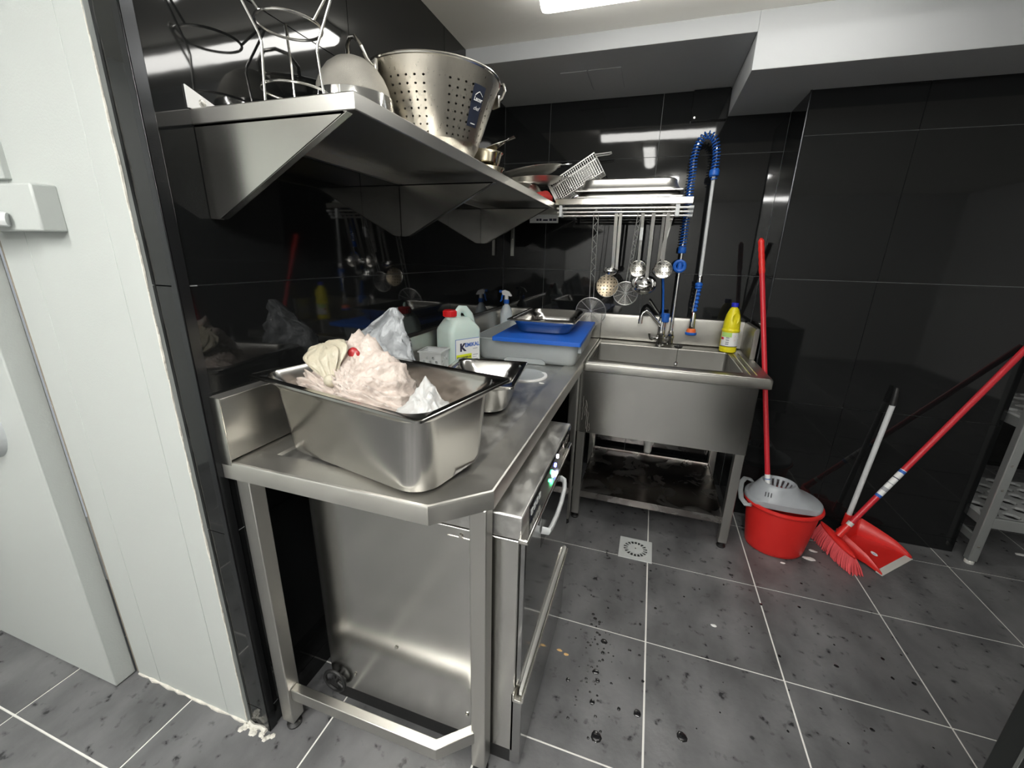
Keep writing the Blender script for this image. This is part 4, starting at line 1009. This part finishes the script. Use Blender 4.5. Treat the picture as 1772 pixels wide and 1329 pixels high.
H0, H1 = Vector((1.897, -.522, .112)), Vector((2.450, -.3015, 1.035)); dh = H1-H0
B().cyl(H0, H0+dh*.062, .017, 14, .015).build('socket', 'red', br)
B().cyl(H0+dh*.055, H0+dh*.08, .0135, 14).build('collar', 'foot', br)
B().cyl(H0+dh*.07, H1, .0125, 14).build('pole', 'red_dark', br)
st = B().cyl(H0+dh*.235, H0+dh*.375, .0131, 14).build('sticker', 'paper', br)
B().cyl(H0+dh*.228, H0+dh*.240, .0132, 14).build('sticker_band', 'ink_blue', br)
for x, wd, mt in ((.36, .012, 'ink_blue'), (.33, .004, 'ink'), (.30, .004, 'ink_grey'), (.262, .016, 'ink_grey')):
    B().cyl(H0+dh*x, H0+dh*(x+wd), .01325, 14).build('print_line', mt, st)
# dustpan
dp = thing('dustpan', 'red dustpan with grey upright handle resting on the floor by the tiled wall', 'dustpan', (2.07, -.43, 0))
Fl, Fr = Vector((2.058, -.610, .002)), Vector((2.252, -.427, .002)); ux = (Fr-Fl).normalized(); W_ = (Fr-Fl).length; uy = Vector((-ux.y, ux.x, 0))
def D(x, y, z): return Fl+ux*x*W_+uy*y+Vector((0, 0, z))
b = B(); rows_ = []
for i in range(13):
    t = i/12; y = .205*t; hgt = .010+.085*t**.8; xl, xr = .03*t, 1-.20*t**1.3
    z = .002+.012*min(1, t*3); wd = xr-xl
    rows_.append([D(x, y, zz) for x, zz in ((xl, hgt+z), (xl+.012, z), (xl+.10*wd, z+.004*t), (xl+.5*wd, z+.004*t), (xr-.10*wd, z+.004*t), (xr-.012, z), (xr, hgt+z))])
rows_.append([D(.03+.77*k, .213, zz) for k, zz in ((0, .107), (.012, .098), (.12, .106), (.5, .116), (.88, .106), (.988, .098), (1, .107))])
V = [[b.b.verts.new(p) for p in r_] for r_ in rows_]
for r0, r1 in zip(V, V[1:]):
    for i in range(6): b.face((r0[i], r0[i+1], r1[i+1], r1[i]))
k = b.build('pan', 'red', dp, ang=40); md = k.modifiers.new('thick', 'SOLIDIFY'); md.thickness = .003; md.offset = 1
B().loft([[D(x, y, z) for x, y, z in ((xx, -.004, .0005), (xx, .022, .002), (xx, .024, .008), (xx, -.004, .003))] for xx in (-.01, 1.01)]).build('rubber_lip', 'foot', dp)
fm = frame(D(.42, .085, .0185), ux, uy); b = B(); b.lathe([(.018, 0), (.018, .001), (.0005, .0012)], (0, 0, 0), 24, sy=.6, cap1=False); 
for v_ in b.b.verts: v_.co = fm @ (Matrix.Rotation(math.radians(60), 3, 'Z') @ v_.co)
stk = b.build('sticker', 'paper', dp)
b = B(); b.tube([fm @ Vector((-.004, y, .0016)) for y in (-.008, -.002, .004)], .0012, 4); b.build('print_line', 'ink_blue', stk)
hb0, hb1, hb2 = Vector((1.992, -.350, .075)), Vector((2.050, -.318, .728)), Vector((2.051, -.312, .808))
B().cyl(hb0, hb0+(hb1-hb0)*.10, .016, 14).build('socket', 'red', dp)
B().cyl(hb0+(hb1-hb0)*.03, hb1, .0115, 14).build('pole', 'light_plastic', dp)
B().tube([hb1-(hb2-hb1)*.05, hb1+(hb2-hb1)*.5, hb2-(hb2-hb1)*.1, hb2], [.0125, .0115, .009, .006], 12).build('tip', 'rubber', dp)

# --- shelf unit in the alcove
su = thing('shelf_unit', 'grey aluminium shelf unit with perforated decks at the right edge', 'shelf', (2.9, -.15, 0))
XA, XB, YA, YB = 2.490, 3.35, -.372, .10
for x, y in ((XA, YA), (XB, YA), (XA, YB), (XB, YB)):
    l = B().box(x, y, .018, x+.036, y+.036, 1.75).build('post', 'alu', su, bev=.004)
    B().lathe([(.018, 0), (.018, .012), (.012, .019)], (x+.018, y+.018, 0), 14).build('foot', 'foot', l)
    for z in (.10, .40, .52, .90): B().lathe([(.006, 0), (.004, .003), (.001, .0035)], (x+.018, y-.0005, z), 8, Matrix.Rotation(math.radians(90), 3, 'X')).build('bolt', 'steel', l)
for zd in (.255, .74, 1.25):
    n1, n2 = 11, 6
    b = B(); holes(b, lambda s, t: Vector((XA+.006+(XB-XA+.024)*s/n1, YA+.02+(YB-YA-.005)*t/n2, zd)), n1, n2, lambda i, j: True, .40)
    dk = b.build('deck', 'deck', su, sm=False); md = dk.modifiers.new('thick', 'SOLIDIFY'); md.thickness = .012
    B().box(XA+.036, YA+.004, zd-.052, XB, YA+.020, zd+.001).build('front_beam', 'alu', su, bev=.002)
    B().box(XA+.004, YA+.036, zd-.052, XA+.018, YB, zd-.008).build('side_bar', 'alu', su, bev=.002)
    B().box(XB+.018, YA+.036, zd-.052, XB+.032, YB, zd-.008).build('side_bar', 'alu', su, bev=.002)
B().box(XA+.008, YA+.036, .105, XA+.022, YB, .142).build('side_bar', 'alu', su, bev=.002)

# --- black cabinet at the lower right corner of the view
bc_ = thing('black_cabinet', 'black cabinet side with lighter edge band cutting the lower right corner', 'cabinet', (1.8, -2.3, 0))
B().box(1.520, -2.70, .10, 2.15, -1.925, .80).build('cabinet_body', 'black_cabinet', bc_, bev=.003)
B().box(1.5185, -1.968, .10, 1.5205, -1.963, .80).build('edge_band', 'edge_grey', bc_)
B().box(1.515, -2.70, .80, 2.15, -1.92, .83).build('cabinet_top', 'black_cabinet', bc_, bev=.003)
for x, y in ((1.56, -1.97), (2.11, -1.97), (1.56, -2.66), (2.11, -2.66)): B().cyl((x, y, 0), (x, y, .10), .018, 12).build('foot', 'rubber', bc_)

# --- floor drain
fd = thing('floor_drain', 'pale square floor drain plate with a ring of slots in front of the sink', 'drain', (.9875, -.806, 0))
c = Vector((.9875, -.806, 0)); b = B(); n = 40
sq = []; 
for i in range(n):
    a = 2*math.pi*i/n; ca, sa = math.cos(a), math.sin(a); k = .077/max(abs(ca), abs(sa)); sq.append(Vector((k*ca, k*sa, 0)))
ring = lambda r_, z: [c+Vector((r_*math.cos(2*math.pi*i/n), r_*math.sin(2*math.pi*i/n), z)) for i in range(n)]
b.loft([[c+p for p in sq], [c+p*.985+Vector((0, 0, .005)) for p in sq], ring(.066, .005), ring(.064, .0065), ring(.056, .0055), ring(.056, .001)], False, False)
b.build('plate', 'grate', fd, ang=30)
B().lathe([(.036, .001), (.036, .0055), (.001, .0062)], c, 32, cap0=False, cap1=False).build('centre_disc', 'grate', fd)
B().lathe([(.004, .006), (.003, .0085), (.0005, .009)], c, 12).build('screw', 'steel_bright', fd)
for i in range(18):
    a = 2*math.pi*i/18; b = B(); b.box(.034, -.0024, .001, .058, .0024, .0054, Matrix.Translation(c) @ Matrix.Rotation(a, 4, 'Z')); b.build('slot_bar', 'grate', fd, sm=False)
B().lathe([(.057, .0004), (.001, .0006)], c, 32, cap0=False, cap1=False).build('pit_shade', 'dark', fd)  # flat black disc painted as the shade below the slots

# --- droplets and crumbs on the floor
b = B()
def drop(x, y, r_, hgt=.25):
    n = 9; rings = []; off = random.uniform(0, 9); st_ = random.uniform(.75, 1.3)
    for k, zz in ((1, 0), (.92, .5), (.6, .9), (.1, 1)):
        rings.append([Vector((x+r_*k*st_*math.cos(a)*(1+.3*noise.noise(Vector((math.cos(a), math.sin(a), off)))), y+r_*k*math.sin(a)*(1+.3*noise.noise(Vector((math.sin(a), math.cos(a), off+3)))), .0002+zz*min(.0022, r_*hgt))) for a in [2*math.pi*j/n for j in range(n)]])
    b.loft(rings)
for x, y, r_ in ((.855, -1.279, .006), (.899, -1.372, .011), (.888, -1.606, .010), (1.026, -1.595, .014), (.913, -1.703, .018), (.93, -1.10, .006), (1.154, -1.62, .016), (.90, -1.42, .008), (.885, -1.50, .010), (.895, -1.53, .009), (.80, -1.56, .008), (.97, -1.60, .007)): drop(x, y, r_)
for _ in range(60): drop(random.gauss(.87, .05), random.gauss(-1.42, .16), random.uniform(.0015, .0055))
for _ in range(50): drop(random.uniform(.85, 2.0), random.uniform(-1.75, -.75), random.uniform(.002, .007), .12)
wd_ = b.build('water_droplets', 'drop', None, kind='stuff'); tag(wd_, 'scattered water droplets on the dark floor tiles before the dishwasher', 'water')
def scrap(name, label, cat, x, y, r_, mat, z=.0005):
    b = B(); n = 10; off = random.uniform(0, 50); rings = []
    for k, zz in ((1, 0), (1, .0012), (.5, .0030)):
        rings.append([Vector((x+r_*k*1.5*math.cos(a)*(1+.5*noise.noise(Vector((math.cos(a)*1.5, math.sin(a)*1.5, off)))), y+r_*k*.8*math.sin(a)*(1+.5*noise.noise(Vector((math.sin(a), math.cos(a), off+3)))), z+zz)) for a in [2*math.pi*j/n for j in range(n)]])
    b.loft(rings); return tag(b.build(name, mat), label, cat)
scrap('paper_scrap', 'largest white scrap on the floor just right of the bucket', 'scrap', 1.778, -.590, .018, 'scrap')
scrap('paper_scrap', 'small white scrap between the bucket and the broom bristles', 'scrap', 1.815, -.520, .012, 'scrap')
scrap('paper_scrap', 'tiny white scrap on the floor in front of the bucket', 'scrap', 1.650, -.668, .007, 'scrap')
scrap('paper_scrap', 'white scrap on the floor under the shelf unit', 'scrap', 2.793, -.196, .014, 'scrap')
scrap('paper_scrap', 'white scrap on the floor tile halfway to the bucket', 'scrap', 1.295, -1.16, .008, 'scrap')
scrap('food_crumb', 'orange crumb on the floor nearer the dishwasher', 'crumb', .752, -1.462, .006, 'crumb')
scrap('food_crumb', 'orange crumb on the floor farther from the dishwasher', 'crumb', .778, -1.470, .006, 'crumb')
scrap('food_crumb', 'white speck on the worktable beside the scrap lid', 'crumb', .545, -1.07, .006, 'scrap', .8692)

# ---------------------------------------------------------------- groups of repeats
GR = {'spider_skimmer': 'utensils hanging under the back shelf', 'ladle': 'utensils hanging under the back shelf', 'skimmer': 'utensils hanging under the back shelf',
      'slotted_spoon': 'utensils hanging under the back shelf', 'ceiling_light': 'ceiling tube lights', 'paper_scrap': 'white scraps on the floor', 'tray': 'upturned trays on the back shelf',
      'oval_platter': 'oval platters in the shelf corner', 'steel_bowl': 'small steel bowls behind the colander'}
for o in COL.objects:
    k = o.name.split('.')[0]
    if o.parent is None and k in GR: o['group'] = GR[k]
    if o.parent is None and k == 'food_crumb' and 'orange' in o['label']: o['group'] = 'orange crumbs on the floor'
